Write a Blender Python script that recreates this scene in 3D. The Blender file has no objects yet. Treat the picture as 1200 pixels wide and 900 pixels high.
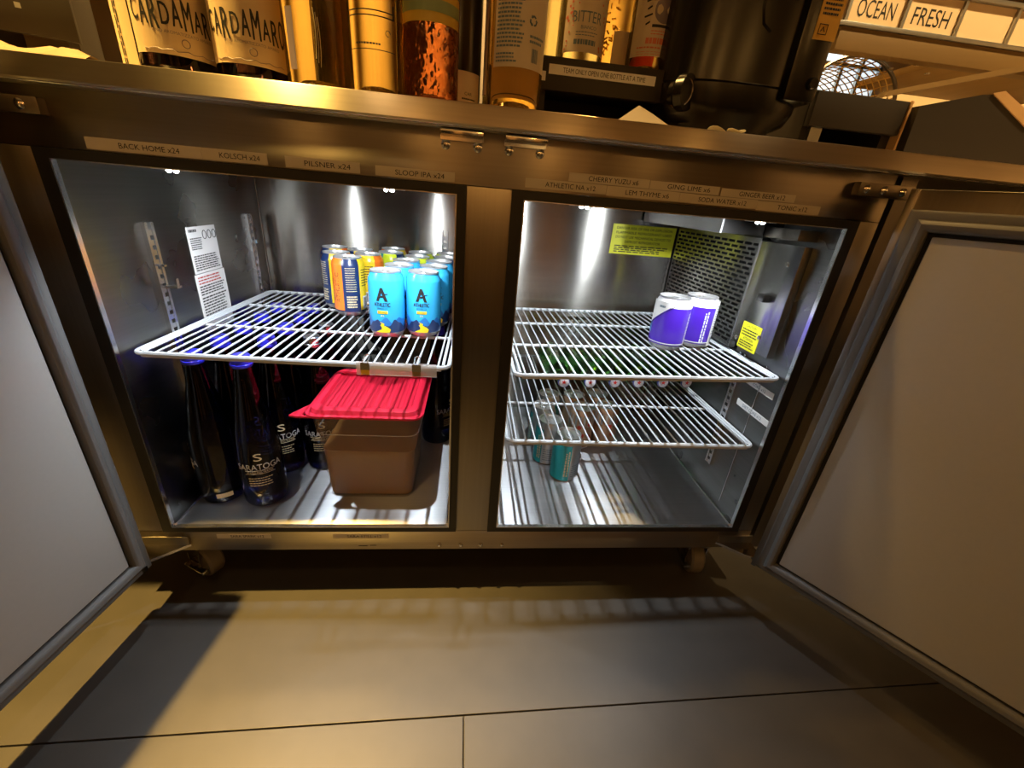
import bpy, bmesh, math, random
from mathutils import Vector, Matrix
random.seed(7)
R_ = math.radians
C = bpy.context.scene.collection
scn = bpy.context.scene

# ------------------------------------------------------------------ camera, world, lights, exposure
cam_d = bpy.data.cameras.new('camera'); cam = bpy.data.objects.new('camera', cam_d); C.objects.link(cam)
cam_d.sensor_width = 36.0; cam_d.lens = 36.0*484.266/1200.0; cam_d.clip_start = .01
cam.location = (-.02394, -.63349, .59605)
cam.rotation_euler = (1.14997, -.080647, -.0852705)
scn.camera = cam
scn.view_settings.view_transform = 'Standard'; scn.view_settings.look = 'None'
scn.view_settings.gamma = 1; scn.view_settings.use_curve_mapping = False
scn.view_settings.exposure = 0.0
W = bpy.data.worlds.new('world'); scn.world = W; W.use_nodes = True
W.node_tree.nodes['Background'].inputs[0].default_value = (1.0, .72, .42, 1)
W.node_tree.nodes['Background'].inputs[1].default_value = .06
try:
    scn.cycles.sample_clamp_indirect = 4.0
    scn.cycles.blur_glossy = .6
except Exception: pass
WARM = (1.0, .66, .26)
# ceiling spotlights, several added only as fill: x, y, target, watts, colour, radius
SPOTS = [(-.80, -.13, (-.58, -.13, -.1), 760, (1.0, .60, .14), .020, 42),
         (-.80, .27, (-.25, .05, .3), 130, (1.0, .60, .18), .03, 46),
         (.55, .75, (.35, .1, .75), 80, (1.0, .58, .16), .04, 80),
         (-.25, .95, (-.15, .1, .75), 80, (1.0, .58, .16), .04, 80),
         (1.25, -.35, (1.05, .5, .9), 200, (1.0, .68, .30), .04, 61),  # added fill for the letter cards and wooden shelf
         (-.60, .42, (.80, -.34, .22), 68, (1.0, .52, .13), .03, 44),
         (-.5, -1.2, (-.25, -.45, -.18), 14, (1.0, .60, .22), .06, 60),  # added warm fill for the floor in front
         (.2, -1.3, (.2, -2.6, .45), 95, (1.0, .64, .28), .06, 125),  # added to light the front wall mirrored in the steel
         (3.0, -1.5, (4.2, -2.1, .9), 220, (1.0, .66, .30), .06, 110),  # added to light the right wall mirrored in the counter lip
         (-.4, 1.75, (-.6, 2.8, 1.6), 150, (1.0, .74, .38), .05, 95),  # added, like the next, so the far wall glows through the bottles
         (1.5, 1.75, (1.6, 2.8, 1.7), 150, (1.0, .74, .38), .05, 95)]
# added unseen bulbs that put warm streaks in the steel: x, y, z, watts
ADDED_BULBS = [(-1.15, -1.95, 1.25, 6), (-.35, -2.05, 1.40, 6), (.45, -1.95, 1.22, 6), (1.25, -2.0, 1.35, 6)]
LED_STRENGTH = 130.0
LED_WATTS = 7.5
LED_AIM = {-1: (0, .34, -1), 1: (-.26, .52, -1)}
LED_COL = (.88, .95, 1.0)
# ------------------------------------------------------------------ materials
def nt(name):
    m = bpy.data.materials.new(name); m.use_nodes = True
    return m, m.node_tree, m.node_tree.nodes['Principled BSDF']
def ramp(t, fac, c0, c1):
    r = t.nodes.new('ShaderNodeMix'); r.data_type = 'RGBA'
    r.inputs[6].default_value = (*c0, 1); r.inputs[7].default_value = (*c1, 1)
    t.links.new(fac, r.inputs[0]); return r.outputs[2]
def noise(t, scale, vec=(1, 1, 1), detail=3, loc=(0, 0, 0)):
    tc = t.nodes.new('ShaderNodeTexCoord'); mp = t.nodes.new('ShaderNodeMapping')
    mp.inputs['Scale'].default_value = vec; mp.inputs['Location'].default_value = loc
    n = t.nodes.new('ShaderNodeTexNoise'); n.inputs['Scale'].default_value = scale; n.inputs['Detail'].default_value = detail
    t.links.new(tc.outputs['Object'], mp.inputs[0]); t.links.new(mp.outputs[0], n.inputs['Vector'])
    return n.outputs['Fac']
def bump(t, b, fac, strength, dist=.001, prev=None):
    n = t.nodes.new('ShaderNodeBump'); n.inputs['Strength'].default_value = strength; n.inputs['Distance'].default_value = dist
    t.links.new(fac, n.inputs['Height'])
    if prev: t.links.new(prev, n.inputs['Normal'])
    t.links.new(n.outputs[0], b.inputs['Normal']); return n.outputs[0]
def mat(name, col, rough=.5, metal=0, var=.12, scale=40, bmp=0, **kw):
    m, t, b = nt(name)
    f = noise(t, scale)
    c0 = tuple(max(0, c*(1-var)) for c in col); c1 = tuple(min(1, c*(1+var)) for c in col)
    t.links.new(ramp(t, f, c0, c1), b.inputs['Base Color'])
    b.inputs['Roughness'].default_value = rough; b.inputs['Metallic'].default_value = metal
    if bmp: bump(t, b, f, bmp)
    for k, v in kw.items(): b.inputs[k.replace('_', ' ')].default_value = v
    return m
def steel(name, grain, col=(.58, .56, .53), rough=.22, fine=.12, wave=.25, wscale=7, tan=(0, 0, 1)):
    """brushed stainless: fine scratches along one axis, gentle panel waviness"""
    m, t, b = nt(name)
    b.inputs['Metallic'].default_value = 1.0
    b.inputs['Anisotropic'].default_value = .96
    cx_ = t.nodes.new('ShaderNodeCombineXYZ')
    for i in range(3): cx_.inputs[i].default_value = tan[i]
    t.links.new(cx_.outputs[0], b.inputs['Tangent'])
    v = [260.0]*3; v['xyz'.index(grain)] = 3.0
    f = noise(t, 1.0, v, 4)
    t.links.new(ramp(t, f, tuple(c*.86 for c in col), tuple(min(1, c*1.1) for c in col)), b.inputs['Base Color'])
    w = [wscale]*3; w['xyz'.index(grain)] = wscale*1.0
    if grain == 'x': w[2] *= .25
    p = bump(t, b, noise(t, 1.0, w, 1, (3.1, 1.7, .4)), wave, .004)
    bump(t, b, f, fine, .0006, p)
    mr = t.nodes.new('ShaderNodeMapRange'); mr.inputs[3].default_value = rough*.8; mr.inputs[4].default_value = rough*1.25
    t.links.new(noise(t, 9.0), mr.inputs[0]); t.links.new(mr.outputs[0], b.inputs['Roughness'])
    return m
def emit(name, col, s):
    m, t, b = nt(name)
    f = noise(t, 20)
    b.inputs['Base Color'].default_value = (*col, 1)
    t.links.new(ramp(t, f, tuple(c*.96 for c in col), col), b.inputs['Emission Color']); b.inputs['Emission Strength'].default_value = s
    return m
def glass(name, col, rough=.02, ior=1.42, var=.1, tr=1.0):
    m = mat(name, col, rough, 0, var, 14, 0, Transmission_Weight=tr, IOR=ior); return m
def wood(name, c0, c1, axis='x', rough=.6):
    m, t, b = nt(name)
    v = [26.0]*3; v['xyz'.index(axis)] = 2.2
    f = noise(t, 1.0, v, 5)
    t.links.new(ramp(t, f, c0, c1), b.inputs['Base Color']); b.inputs['Roughness'].default_value = rough
    bump(t, b, f, .15); return m
M = dict(
    steel_out=steel('brushed_steel_front', 'x', (.40, .355, .30), .33, .06, .30, 7),
    steel_v=steel('brushed_steel_stile', 'z', (.37, .335, .29), .34, .08, .2, 6, (1, 0, 0)),
    steel_top=steel('brushed_steel_counter', 'x', (.56, .50, .42), .30, .06, .35, 6),
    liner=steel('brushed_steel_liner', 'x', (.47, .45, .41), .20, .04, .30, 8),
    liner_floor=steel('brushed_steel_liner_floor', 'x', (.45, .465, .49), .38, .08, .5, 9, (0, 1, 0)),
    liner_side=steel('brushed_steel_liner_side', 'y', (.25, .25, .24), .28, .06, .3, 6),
    evap=steel('brushed_steel_evaporator', 'y', (.46, .46, .45), .24, .05, .35, 8),
    bright=mat('bright_edge_metal', (.85, .86, .88), .22, 1, .05),
    chrome=mat('chrome', (.75, .73, .70), .12, 1, .05),
    darkmetal=mat('dark_bracket_metal', (.22, .19, .16), .35, 1),
    gasketblack=mat('black_breaker_strip', (.012, .011, .010), .45),
    gasketgrey=mat('grey_vinyl_gasket', (.13, .13, .13), .5, 0, .05, 60),
    panel=mat('grey_door_liner', (.42, .42, .415), .42, 0, .03, 160, .04),
    black=mat('black_plastic', (.006, .0055, .005), .24, 0, .2),
    cavity_shade=mat('painted_cavity_shade', (.006, .006, .006), .8),  # near-black colour stands in for shade in gaps and slots
    whitewire=mat('white_epoxy_wire', (.52, .56, .60), .32, 0, .05),
    white=mat('white_label', (.80, .80, .80), .5, 0, .03),
    tape=mat('cream_label_tape', (.62, .57, .48), .5, 0, .05),
    ink=mat('black_ink', (.012, .011, .010), .6),
    redink=mat('red_ink', (.45, .03, .02), .6),
    yellowstick=mat('yellow_sticker', (.78, .76, .02), .45, 0, .04),
    blackboard=wood('black_painted_wood', (.012, .008, .005), (.023, .016, .009), 'x', .55),
    plyedge=wood('raw_plywood_edge', (.50, .28, .10), (.75, .46, .20), 'y', .7),
    oak=wood('brown_oak', (.13, .074, .020), (.25, .15, .045), 'x', .6),
    oak_y=wood('brown_oak_lengthways', (.20, .115, .030), (.36, .21, .065), 'y', .6),
    zinc=mat('zinc_frame', (.42, .43, .42), .4, 1),
    tile=mat('cream_letter_card', (.80, .60, .36), .55, 0, .06, 12),
    floor=mat('grey_floor_tile', (.052, .047, .042), .44, 0, .16, 22, .10),
    grout=mat('dark_floor_joint', (.03, .027, .024), .8),
    wall=mat('ochre_plaster', (.55, .40, .22), .8, 0, .2, 3),
    walldark=mat('dark_plaster', (.10, .075, .055), .8, 0, .2, 3),
    ceil=mat('brown_ceiling', (.20, .14, .09), .8, 0, .1, 3),
    rubber=mat('grey_caster_tread', (.16, .14, .12), .4),
    lid=mat('red_plastic_lid', (.62, .015, .045), .35, 0, .08, 25),
    poly=mat('clear_polycarbonate', (.42, .33, .26), .12, 0, .03, Alpha=.16),
    acrylic=mat('clear_acrylic', (.85, .85, .88), .08, 0, .02, Alpha=.30),
    brownliq=mat('brown_liquid', (.30, .145, .040), .3, 0, .06, 8),
    cobalt=glass('cobalt_glass', (.012, .016, .10), .03, 1.5),
    cobaltcap=mat('cobalt_cap', (.03, .03, .72), .28, 0, .1, 30, 0, Coat_Weight=.5),
    silvercap=mat('silver_cap', (.75, .76, .78), .25, 1),
    gold=mat('pale_gold_print', (.70, .60, .38), .4),
    silverprint=mat('silver_print', (.62, .63, .66), .4),
    alu=mat('can_aluminium', (.80, .81, .82), .36, .85, .04),
    skyblue=mat('sky_blue_can', (.035, .42, .80), .26, 0, .05, 30, 0, Coat_Weight=.4),
    midblue=mat('mid_blue_can', (.02, .17, .52), .28, 0, .05, 30, 0, Coat_Weight=.4),
    navy=mat('navy_can', (.012, .030, .11), .28, 0, .1, 30, 0, Coat_Weight=.4),
    canyellow=mat('yellow_can', (.86, .62, .02), .28, 0, .05, 30, 0, Coat_Weight=.4),
    canlime=mat('lime_can', (.66, .78, .03), .28, 0, .05, 30, 0, Coat_Weight=.4),
    canorange=mat('orange_can', (.88, .20, .02), .28, 0, .05, 30, 0, Coat_Weight=.4),
    canteal=mat('teal_can', (.02, .34, .38), .28, 0, .05, 30, 0, Coat_Weight=.4),
    canpurple=mat('purple_can', (.060, .016, .40), .28, 0, .05, 30, 0, Coat_Weight=.4),
    cansilver=mat('silver_can', (.70, .72, .73), .28, .9, .05),
    cantan=mat('tan_can', (.52, .34, .22), .3, .5, .1),
    canred=mat('red_spot', (.55, .06, .03), .35),
    greenglass=glass('green_glass', (.06, .30, .05), .03, 1.45),
    whitecap=mat('white_crown_cap', (.75, .76, .82), .35, .2),
    bluecap=mat('blue_crown_rim', (.10, .12, .38), .35, .2),
    cream=mat('cream_paper_label', (.66, .50, .30), .6, 0, .07, 18),
    amber=glass('amber_spirit', (.93, .62, .15), .02, 1.36, tr=.97),
    pale=glass('pale_yellow_spirit', (.97, .82, .38), .02, 1.34, tr=.94),
    gold_liq=glass('golden_wine', (.90, .64, .22), .02, 1.36, tr=.95),
    greenliq=glass('olive_green_glass', (.60, .66, .06), .03, 1.36, tr=.95),
    darkglass=glass('dark_brown_glass', (.05, .022, .012), .03, 1.45),
    redamber=glass('dimpled_red_brown_glass', (.62, .20, .05), .06, 1.40, tr=.9),
    whitish=mat('white_paper_label', (.70, .60, .46), .55, 0, .05, 18),
    pinkred=mat('coral_print', (.72, .20, .12), .5),
    greypurple=mat('grey_violet_print', (.20, .16, .20), .5),
    greenprint=mat('green_band_print', (.25, .33, .17), .5),
    yellowlabel=mat('ochre_label', (.62, .42, .06), .5),
    redlabel=mat('red_label', (.62, .02, .015), .45),
    napkin=mat('white_napkin', (.80, .76, .68), .8, 0, .05, 30, .2),
    petal=mat('cream_petal', (.85, .80, .60), .6),
    paper=mat('crumpled_kraft_paper', (.17, .105, .05), .75, 0, .2, 25, .3),
    brass=mat('brass_wire', (.72, .48, .16), .3, 1),
    plate=mat('cream_paper_plate', (.80, .60, .34), .7, 0, .05),
    orange_st=mat('orange_warning_sticker', (.62, .33, .03), .5),
    lampbody=mat('black_lamp_body', (.03, .03, .03), .5),
    bluegrey=mat('slate_print', (.15, .22, .28), .5),
)
# raised dimples for the red brown bottle
_t = M['redamber'].node_tree; bump(_t, _t.nodes['Principled BSDF'], noise(_t, 120, (1, 1, .8), 1), .9, .003)
M['led'] = emit('led_glow', LED_COL, LED_STRENGTH)
M['bulb'] = emit('bulb_glow', (1.0, .72, .38), 30)
M['addedglow'] = emit('added_bulb_glow', (1.0, .50, .12), 24)
M['daylight'] = emit('window_daylight', (.78, .92, 1.0), .95)

# ------------------------------------------------------------------ geometry helpers
def box(bm, x0, x1, y0, y1, z0, z1, bev=0, mtx=None):
    v = [bm.verts.new(p) for p in ((x0, y0, z0), (x1, y0, z0), (x1, y1, z0), (x0, y1, z0), (x0, y0, z1), (x1, y0, z1), (x1, y1, z1), (x0, y1, z1))]
    fs = [bm.faces.new([v[i] for i in q]) for q in ((0, 3, 2, 1), (4, 5, 6, 7), (0, 1, 5, 4), (1, 2, 6, 5), (2, 3, 7, 6), (3, 0, 4, 7))]
    if mtx: bmesh.ops.transform(bm, matrix=mtx, verts=v)
    if bev:
        bmesh.ops.bevel(bm, geom=list({e for f in fs for e in f.edges}), offset=bev, segments=2, profile=.6, affect='EDGES')
def BX(*a, **k):
    bm = bmesh.new(); box(bm, *a, **k); return bm
def lathe(bm, prof, seg=32, ctr=(0, 0, 0), sel=None):
    rings = []
    for r, z in prof:
        if r < 1e-6: rings.append([bm.verts.new((ctr[0], ctr[1], ctr[2]+z))])
        else: rings.append([bm.verts.new((ctr[0]+r*math.cos(2*math.pi*i/seg), ctr[1]+r*math.sin(2*math.pi*i/seg), ctr[2]+z)) for i in range(seg)])
    for a, b in zip(rings, rings[1:]):
        for i in range(seg):
            j = (i+1) % seg
            if len(a) == 1 and len(b) == 1: continue
            if len(a) == 1: bm.faces.new((a[0], b[j], b[i]))
            elif len(b) == 1: bm.faces.new((a[i], a[j], b[0]))
            else: bm.faces.new((a[i], a[j], b[j], b[i]))
def LATHE(prof, seg=32, ctr=(0, 0, 0)):
    bm = bmesh.new(); lathe(bm, prof, seg, ctr); return bm
def tube(bm, pts, r, seg=8, closed=False):
    pts = [Vector(p) for p in pts]; n = len(pts); rings = []
    up = None
    for i, p in enumerate(pts):
        a = pts[(i-1) % n] if (closed or i > 0) else p
        b = pts[(i+1) % n] if (closed or i < n-1) else p
        d = (b-a).normalized()
        if up is None: up = Vector((0, 0, 1)) if abs(d.z) < .9 else Vector((1, 0, 0))
        s = d.cross(up).normalized(); u = s.cross(d).normalized(); up = u
        rings.append([bm.verts.new(p+s*r*math.cos(2*math.pi*k/seg)+u*r*math.sin(2*math.pi*k/seg)) for k in range(seg)])
    for i in range(n if closed else n-1):
        a, b = rings[i], rings[(i+1) % n]
        for k in range(seg): bm.faces.new((a[k], a[(k+1) % seg], b[(k+1) % seg], b[k]))
    if not closed:
        bm.faces.new(rings[0][::-1]); bm.faces.new(rings[-1])
def TUBE(*a, **k):
    bm = bmesh.new(); tube(bm, *a, **k); return bm
def prism(bm, poly, lo, hi, fn):
    """extrude a 2D polygon between lo and hi; fn maps (a,b,c) to a point"""
    a = [bm.verts.new(fn(p[0], p[1], lo)) for p in poly]; b = [bm.verts.new(fn(p[0], p[1], hi)) for p in poly]
    bm.faces.new(a[::-1]); bm.faces.new(b)
    for i in range(len(poly)):
        j = (i+1) % len(poly); bm.faces.new((a[i], a[j], b[j], b[i]))
def PRISM(*a):
    bm = bmesh.new(); prism(bm, *a); return bm
def rrect(x0, x1, y0, y1, r, n=5):
    out = []
    for cx, cy, a0 in ((x1-r, y0+r, -90), (x1-r, y1-r, 0), (x0+r, y1-r, 90), (x0+r, y0+r, 180)):
        for i in range(n+1):
            a = R_(a0+90*i/n); out.append((cx+r*math.cos(a), cy+r*math.sin(a)))
    return out
def loft(bm, loops, cap0=True, cap1=True):
    rs = [[bm.verts.new(p) for p in l] for l in loops]
    for a, b in zip(rs, rs[1:]):
        for i in range(len(a)):
            j = (i+1) % len(a); bm.faces.new((a[i], a[j], b[j], b[i]))
    if cap0: bm.faces.new(rs[0][::-1])
    if cap1: bm.faces.new(rs[-1])
def root_of(o):
    while o.parent: o = o.parent
    return o
def obj(name, bm, m, parent=None, smooth=True, fix=True):
    if parent is not None:
        off = root_of(parent).location
        bmesh.ops.translate(bm, verts=bm.verts, vec=-off)
    if fix: bmesh.ops.recalc_face_normals(bm, faces=bm.faces)
    me = bpy.data.meshes.new(name); bm.to_mesh(me); bm.free()
    me.materials.append(M[m] if isinstance(m, str) else m)
    if smooth:
        me.shade_smooth(); me.set_sharp_from_angle(angle=R_(35))
    o = bpy.data.objects.new(name, me); C.objects.link(o)
    if parent is not None: o.parent = parent
    return o
def share(name, me, parent, loc):
    o = bpy.data.objects.new(name, me); C.objects.link(o); o.parent = parent; o.location = Vector(loc)-Vector(root_of(parent).location); return o
def thing(name, label, cat, loc=(0, 0, 0), group=None):
    o = bpy.data.objects.new(name, None); C.objects.link(o); o.location = loc; o.empty_display_size = .05
    return tag(o, label, cat, group)
def tag(o, label, cat, group=None):
    o['label'] = label; o['category'] = cat
    if group: o['group'] = group
    return o
def struct(name, bm, m, **k):
    o = obj(name, bm, m, smooth=False, **k); o['kind'] = 'structure'; return o
def copy_tree(o, parent=None):
    c = o.copy(); C.objects.link(c)
    if parent is not None: c.parent = parent
    for ch in list(o.children):
        copy_tree(ch, c)
    return c
_tm = {}
def textgeo(s):
    if s in _tm: return _tm[s]
    cu = bpy.data.curves.new('t', 'FONT'); cu.body = s; cu.resolution_u = 3
    o = bpy.data.objects.new('t', cu); C.objects.link(o)
    dg = bpy.context.evaluated_depsgraph_get()
    me = bpy.data.meshes.new_from_object(o.evaluated_get(dg))
    vs = [tuple(v.co) for v in me.vertices]; fs = [tuple(p.vertices) for p in me.polygons]
    bpy.data.objects.remove(o); bpy.data.curves.remove(cu); bpy.data.meshes.remove(me)
    x0 = min(v[0] for v in vs); x1 = max(v[0] for v in vs); y0 = min(v[1] for v in vs); y1 = max(v[1] for v in vs)
    vs = [((v[0]-(x0+x1)/2)/(x1-x0), (v[1]-(y0+y1)/2)/(y1-y0)) for v in vs]
    _tm[s] = (vs, fs, (x1-x0)/(y1-y0)); return _tm[s]
def text_into(bm, s, fn, w=None, h=None, c=(0, 0), rot=0):
    vs, fs, asp = textgeo(s)
    if h is None: h = w/asp
    if w is None: w = h*asp
    cr, sr = math.cos(rot), math.sin(rot)
    bv = []
    for x, y in vs:
        a, b = x*w, y*h
        bv.append(bm.verts.new(fn(c[0]+a*cr-b*sr, c[1]+a*sr+b*cr)))
    for f in fs:
        try: bm.faces.new([bv[i] for i in f])
        except ValueError: pass
def TEXT(name, s, fn, m, parent, **k):
    bm = bmesh.new(); text_into(bm, s, fn, **k)
    return obj(name, bm, m, parent, smooth=False, fix=False)
def grid(bm, fn, a0, a1, n, lo, hi, k=1):
    """strip between curves lo(a), hi(a)"""
    rows = []
    for i in range(n+1):
        a = a0+(a1-a0)*i/n; l, h = lo(a), hi(a)
        rows.append([bm.verts.new(fn(a, l+(h-l)*j/k)) for j in range(k+1)])
    for p, q in zip(rows, rows[1:]):
        for j in range(k): bm.faces.new((p[j], q[j], q[j+1], p[j+1]))
def lines_into(bm, fn, x0, x1, y0, y1, n, frac=.45, seed=1, words=True):
    """rows of small printed words as flat dashes"""
    rnd = random.Random(seed); dy = (y1-y0)/n
    for i in range(n):
        y = y1-dy*(i+.5); x = x0
        end = x1-(x1-x0)*rnd.uniform(0, .18)
        while x < end:
            w = min((x1-x0)*rnd.uniform(.05, .14), end-x)
            q = [bm.verts.new(fn(*p)) for p in ((x, y-dy*frac/2), (x+w, y-dy*frac/2), (x+w, y+dy*frac/2), (x, y+dy*frac/2))]
            bm.faces.new(q); x += w+(x1-x0)*.022
def LINES(name, fn, *a, m='ink', parent=None, **k):
    bm = bmesh.new(); lines_into(bm, fn, *a, **k); return obj(name, bm, m, parent, smooth=False, fix=False)
def PATCH(fn, x0, x1, y0, y1, n=1):
    bm = bmesh.new(); grid(bm, fn, x0, x1, n, lambda a: y0, lambda a: y1); return bm
def cyl(r, z0=0, phi=0, cx=0, cy=0):
    """wrap (s, z) on a cylinder; s=0 faces -y"""
    return lambda s, z: (cx+r*math.sin(phi+s/r), cy-r*math.cos(phi+s/r), z0+z)
def front(y):
    return lambda a, b: (a, y, b)
def barcode(bm, fn, x0, x1, y0, y1, seed=3):
    rnd = random.Random(seed); x = x0
    while x < x1:
        w = rnd.choice((.03, .05, .09))*(x1-x0)
        grid(bm, fn, x, min(x+w, x1), 1, lambda a: y0, lambda a: y1); x += w+rnd.choice((.03, .06))*(x1-x0)

# ------------------------------------------------------------------ room
ZF = -.18
fl = struct('floor', BX(-2.9, 4.4, -2.7, 3.0, ZF-.06, ZF-.005), 'grout')
ca, sa = math.cos(.0157), math.sin(.0157)
def tile_row(y0, y1, xs):
    for x0, x1 in zip(xs, xs[1:]):
        bm = BX(x0+.0012, x1-.0012, y0+.0012, y1-.0012, -.008, 0, bev=.0006)
        bmesh.ops.transform(bm, matrix=Matrix.Translation((-.007, -.237, ZF)) @ Matrix.Rotation(.0157, 4, 'Z'), verts=bm.verts)
        obj('floor_tile', bm, 'floor', fl, smooth=False)
tile_row(0, .9, (-2.5, -.78, 1.02, 2.8)); tile_row(.9, 1.8, (-2.4, -1.2, 0, 1.2, 2.4))
tile_row(-.6, 0, (-2.4, -1.2, 0, 1.2, 2.4)); tile_row(-1.2, -.6, (-2.4, -.75, 1.05, 2.6))
struct('wall_back', BX(-2.9, 4.4, 2.8, 2.95, ZF-.06, 2.6), 'wall')
wf = struct('wall_front', BX(-2.9, 4.4, -2.75, -2.6, ZF-.06, 2.6), 'wall')
px_ = -2.7
for wd, mm in ((.9, 'oak'), (.35, 'walldark'), (.5, 'oak'), (.55, 'gasketblack'), (.30, 'plyedge'), (.42, 'walldark'), (.26, 'zinc'), (.34, 'plyedge'), (.30, 'gasketblack'), (.46, 'oak'), (.25, 'zinc'), (.60, 'walldark'), (.5, 'oak'), (1.2, 'walldark')):
    obj('reflection_panel', BX(px_, px_+wd-.02, -2.6, -2.575, ZF-.004, 1.05, bev=.002), mm, wf); px_ += wd  # added unseen panels, putting brown and dark patches in steel reflections
struct('wall_left', BX(-2.95, -2.8, -2.75, 2.95, ZF-.06, 2.6), 'walldark')
struct('wall_right', BX(4.2, 4.4, -2.75, 2.95, ZF-.06, 2.6), 'wall')
struct('ceiling', BX(-2.9, 4.4, -2.75, 2.95, 2.5, 2.62), 'ceil')
win = struct('window_1', BX(2.40, 2.83, 2.775, 2.80, 1.49, 1.80), 'daylight')
bm = bmesh.new()
for x in (2.38, 2.53, 2.68, 2.83): box(bm, x, x+.02, 2.75, 2.776, 1.47, 1.82)
for z in (1.47, 1.64, 1.80): box(bm, 2.38, 2.85, 2.75, 2.776, z, z+.02)
obj('window_frame', bm, 'zinc', win)

# ceiling track spotlights (warm bar light, plus unseen fill lamps labelled added)
SPOT_LAB = ['above the left end of the bar front', 'above the left end of the bar top', 'above the black dispenser',
            'above the row of amber bottles', 'added over the right end of the bar to brighten the letter cards', 'above the bar turned to the open right door', 'added as fill over the floor in front of the bar', 'added to light the wall behind the photographer', 'added to light the right wall', 'added to light the far wall, left one', 'added to light the far wall, right one']
for (x, y, tgt, wt, col, rad, cone), lb in zip(SPOTS, SPOT_LAB):
    z = 2.30
    t = thing('track_spotlight', 'black ceiling spotlight with warm bulb '+lb, 'lamp', (x, y, 2.5), 'warm spotlights on the ceiling')
    obj('stem', TUBE([(x, y, 2.5), (x, y, 2.38)], .009), 'lampbody', t)
    d = (Vector(tgt)-Vector((x, y, z))).normalized()
    q = d.to_track_quat('-Z', 'Y').to_matrix().to_4x4()
    bm = LATHE([(.0, .085), (.03, .085), (.045, .07), (.05, -.02), (.046, -.02), (.042, .03), (.0, .03)], 20)
    bmesh.ops.transform(bm, matrix=Matrix.Translation((x, y, z+.02)) @ q, verts=bm.verts); obj('shade', bm, 'lampbody', t)
    bm = LATHE([(0, .028), (.03, .025), (.034, .01), (.02, .0), (0, -.004)], 16)
    bmesh.ops.transform(bm, matrix=Matrix.Translation((x, y, z+.02)) @ q, verts=bm.verts); obj('bulb', bm, 'bulb', t)
    ld = bpy.data.lights.new('spot', 'SPOT'); ld.energy = wt; ld.color = col; ld.shadow_soft_size = rad
    ld.spot_size = R_(cone); ld.spot_blend = .8
    lo = bpy.data.objects.new('spot_lamp', ld); C.objects.link(lo); lo.parent = t
    lo.location = Vector((x, y, z))+d*.04-t.location; lo.rotation_euler = d.to_track_quat('-Z', 'Y').to_euler()

for i, (x, y, z, wt) in enumerate(ADDED_BULBS):
    t = thing('added_pendant', ('first', 'second', 'third', 'fourth')[i]+' added amber bulb from the left, for steel reflections, hanging behind the photographer', 'lamp', (x, y, 2.5), 'added reflection bulbs')
    obj('cord', TUBE([(x, y, 2.5), (x, y, z+.10)], .004, 6), 'lampbody', t)
    obj('socket', LATHE([(0, .11), (.018, .11), (.022, .06), (0, .06)], 16, (x, y, z)), 'lampbody', t)
    obj('bulb', LATHE([(0, .06), (.02, .058), (.05, .035), (.06, 0), (.05, -.035), (.025, -.055), (0, -.06)], 20, (x, y, z)), 'addedglow', t)

# ------------------------------------------------------------------ refrigerator
FR = thing('undercounter_refrigerator', 'two-door stainless steel undercounter refrigerator standing open under the steel counter', 'refrigerator', (0, .28, ZF))
def fr(name, bm, m, parent=None, **k): return obj(name, bm, m, parent or FR, **k)
fr('header_panel', BX(-.609, .600, 0, .03, .6085, .673, bev=.001), 'steel_out')
fr('stile', BX(-.609, -.5665, 0, .03, -.012, .6078, bev=.0008), 'steel_v')
fr('mullion', BX(-.0332, .0363, 0, .03, -.012, .6078, bev=.0008), 'steel_v')
fr('hinge_gap_shade', BX(.6005, .6115, .012, .03, -.0605, .673), 'cavity_shade')  # black filler painted as the shade inside the gap
fr('stile', BX(.5665, .600, 0, .03, -.012, .6078, bev=.0008), 'steel_v')
fr('bottom_rail', BX(-.609, .600, 0, .03, -.0605, -.0128, bev=.001), 'steel_out')
fr('side_panel', BX(-.636, -.6095, .002, .60, -.0605, .673), 'steel_v')
fr('side_panel', BX(.612, .638, .002, .60, -.0605, .673), 'steel_v')
fr('back_panel', BX(-.609, .609, .57, .60, -.0605, .673), 'steel_out')
fr('base_plate', BX(-.609, .609, .03, .57, -.0605, -.03), 'darkmetal')
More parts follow.
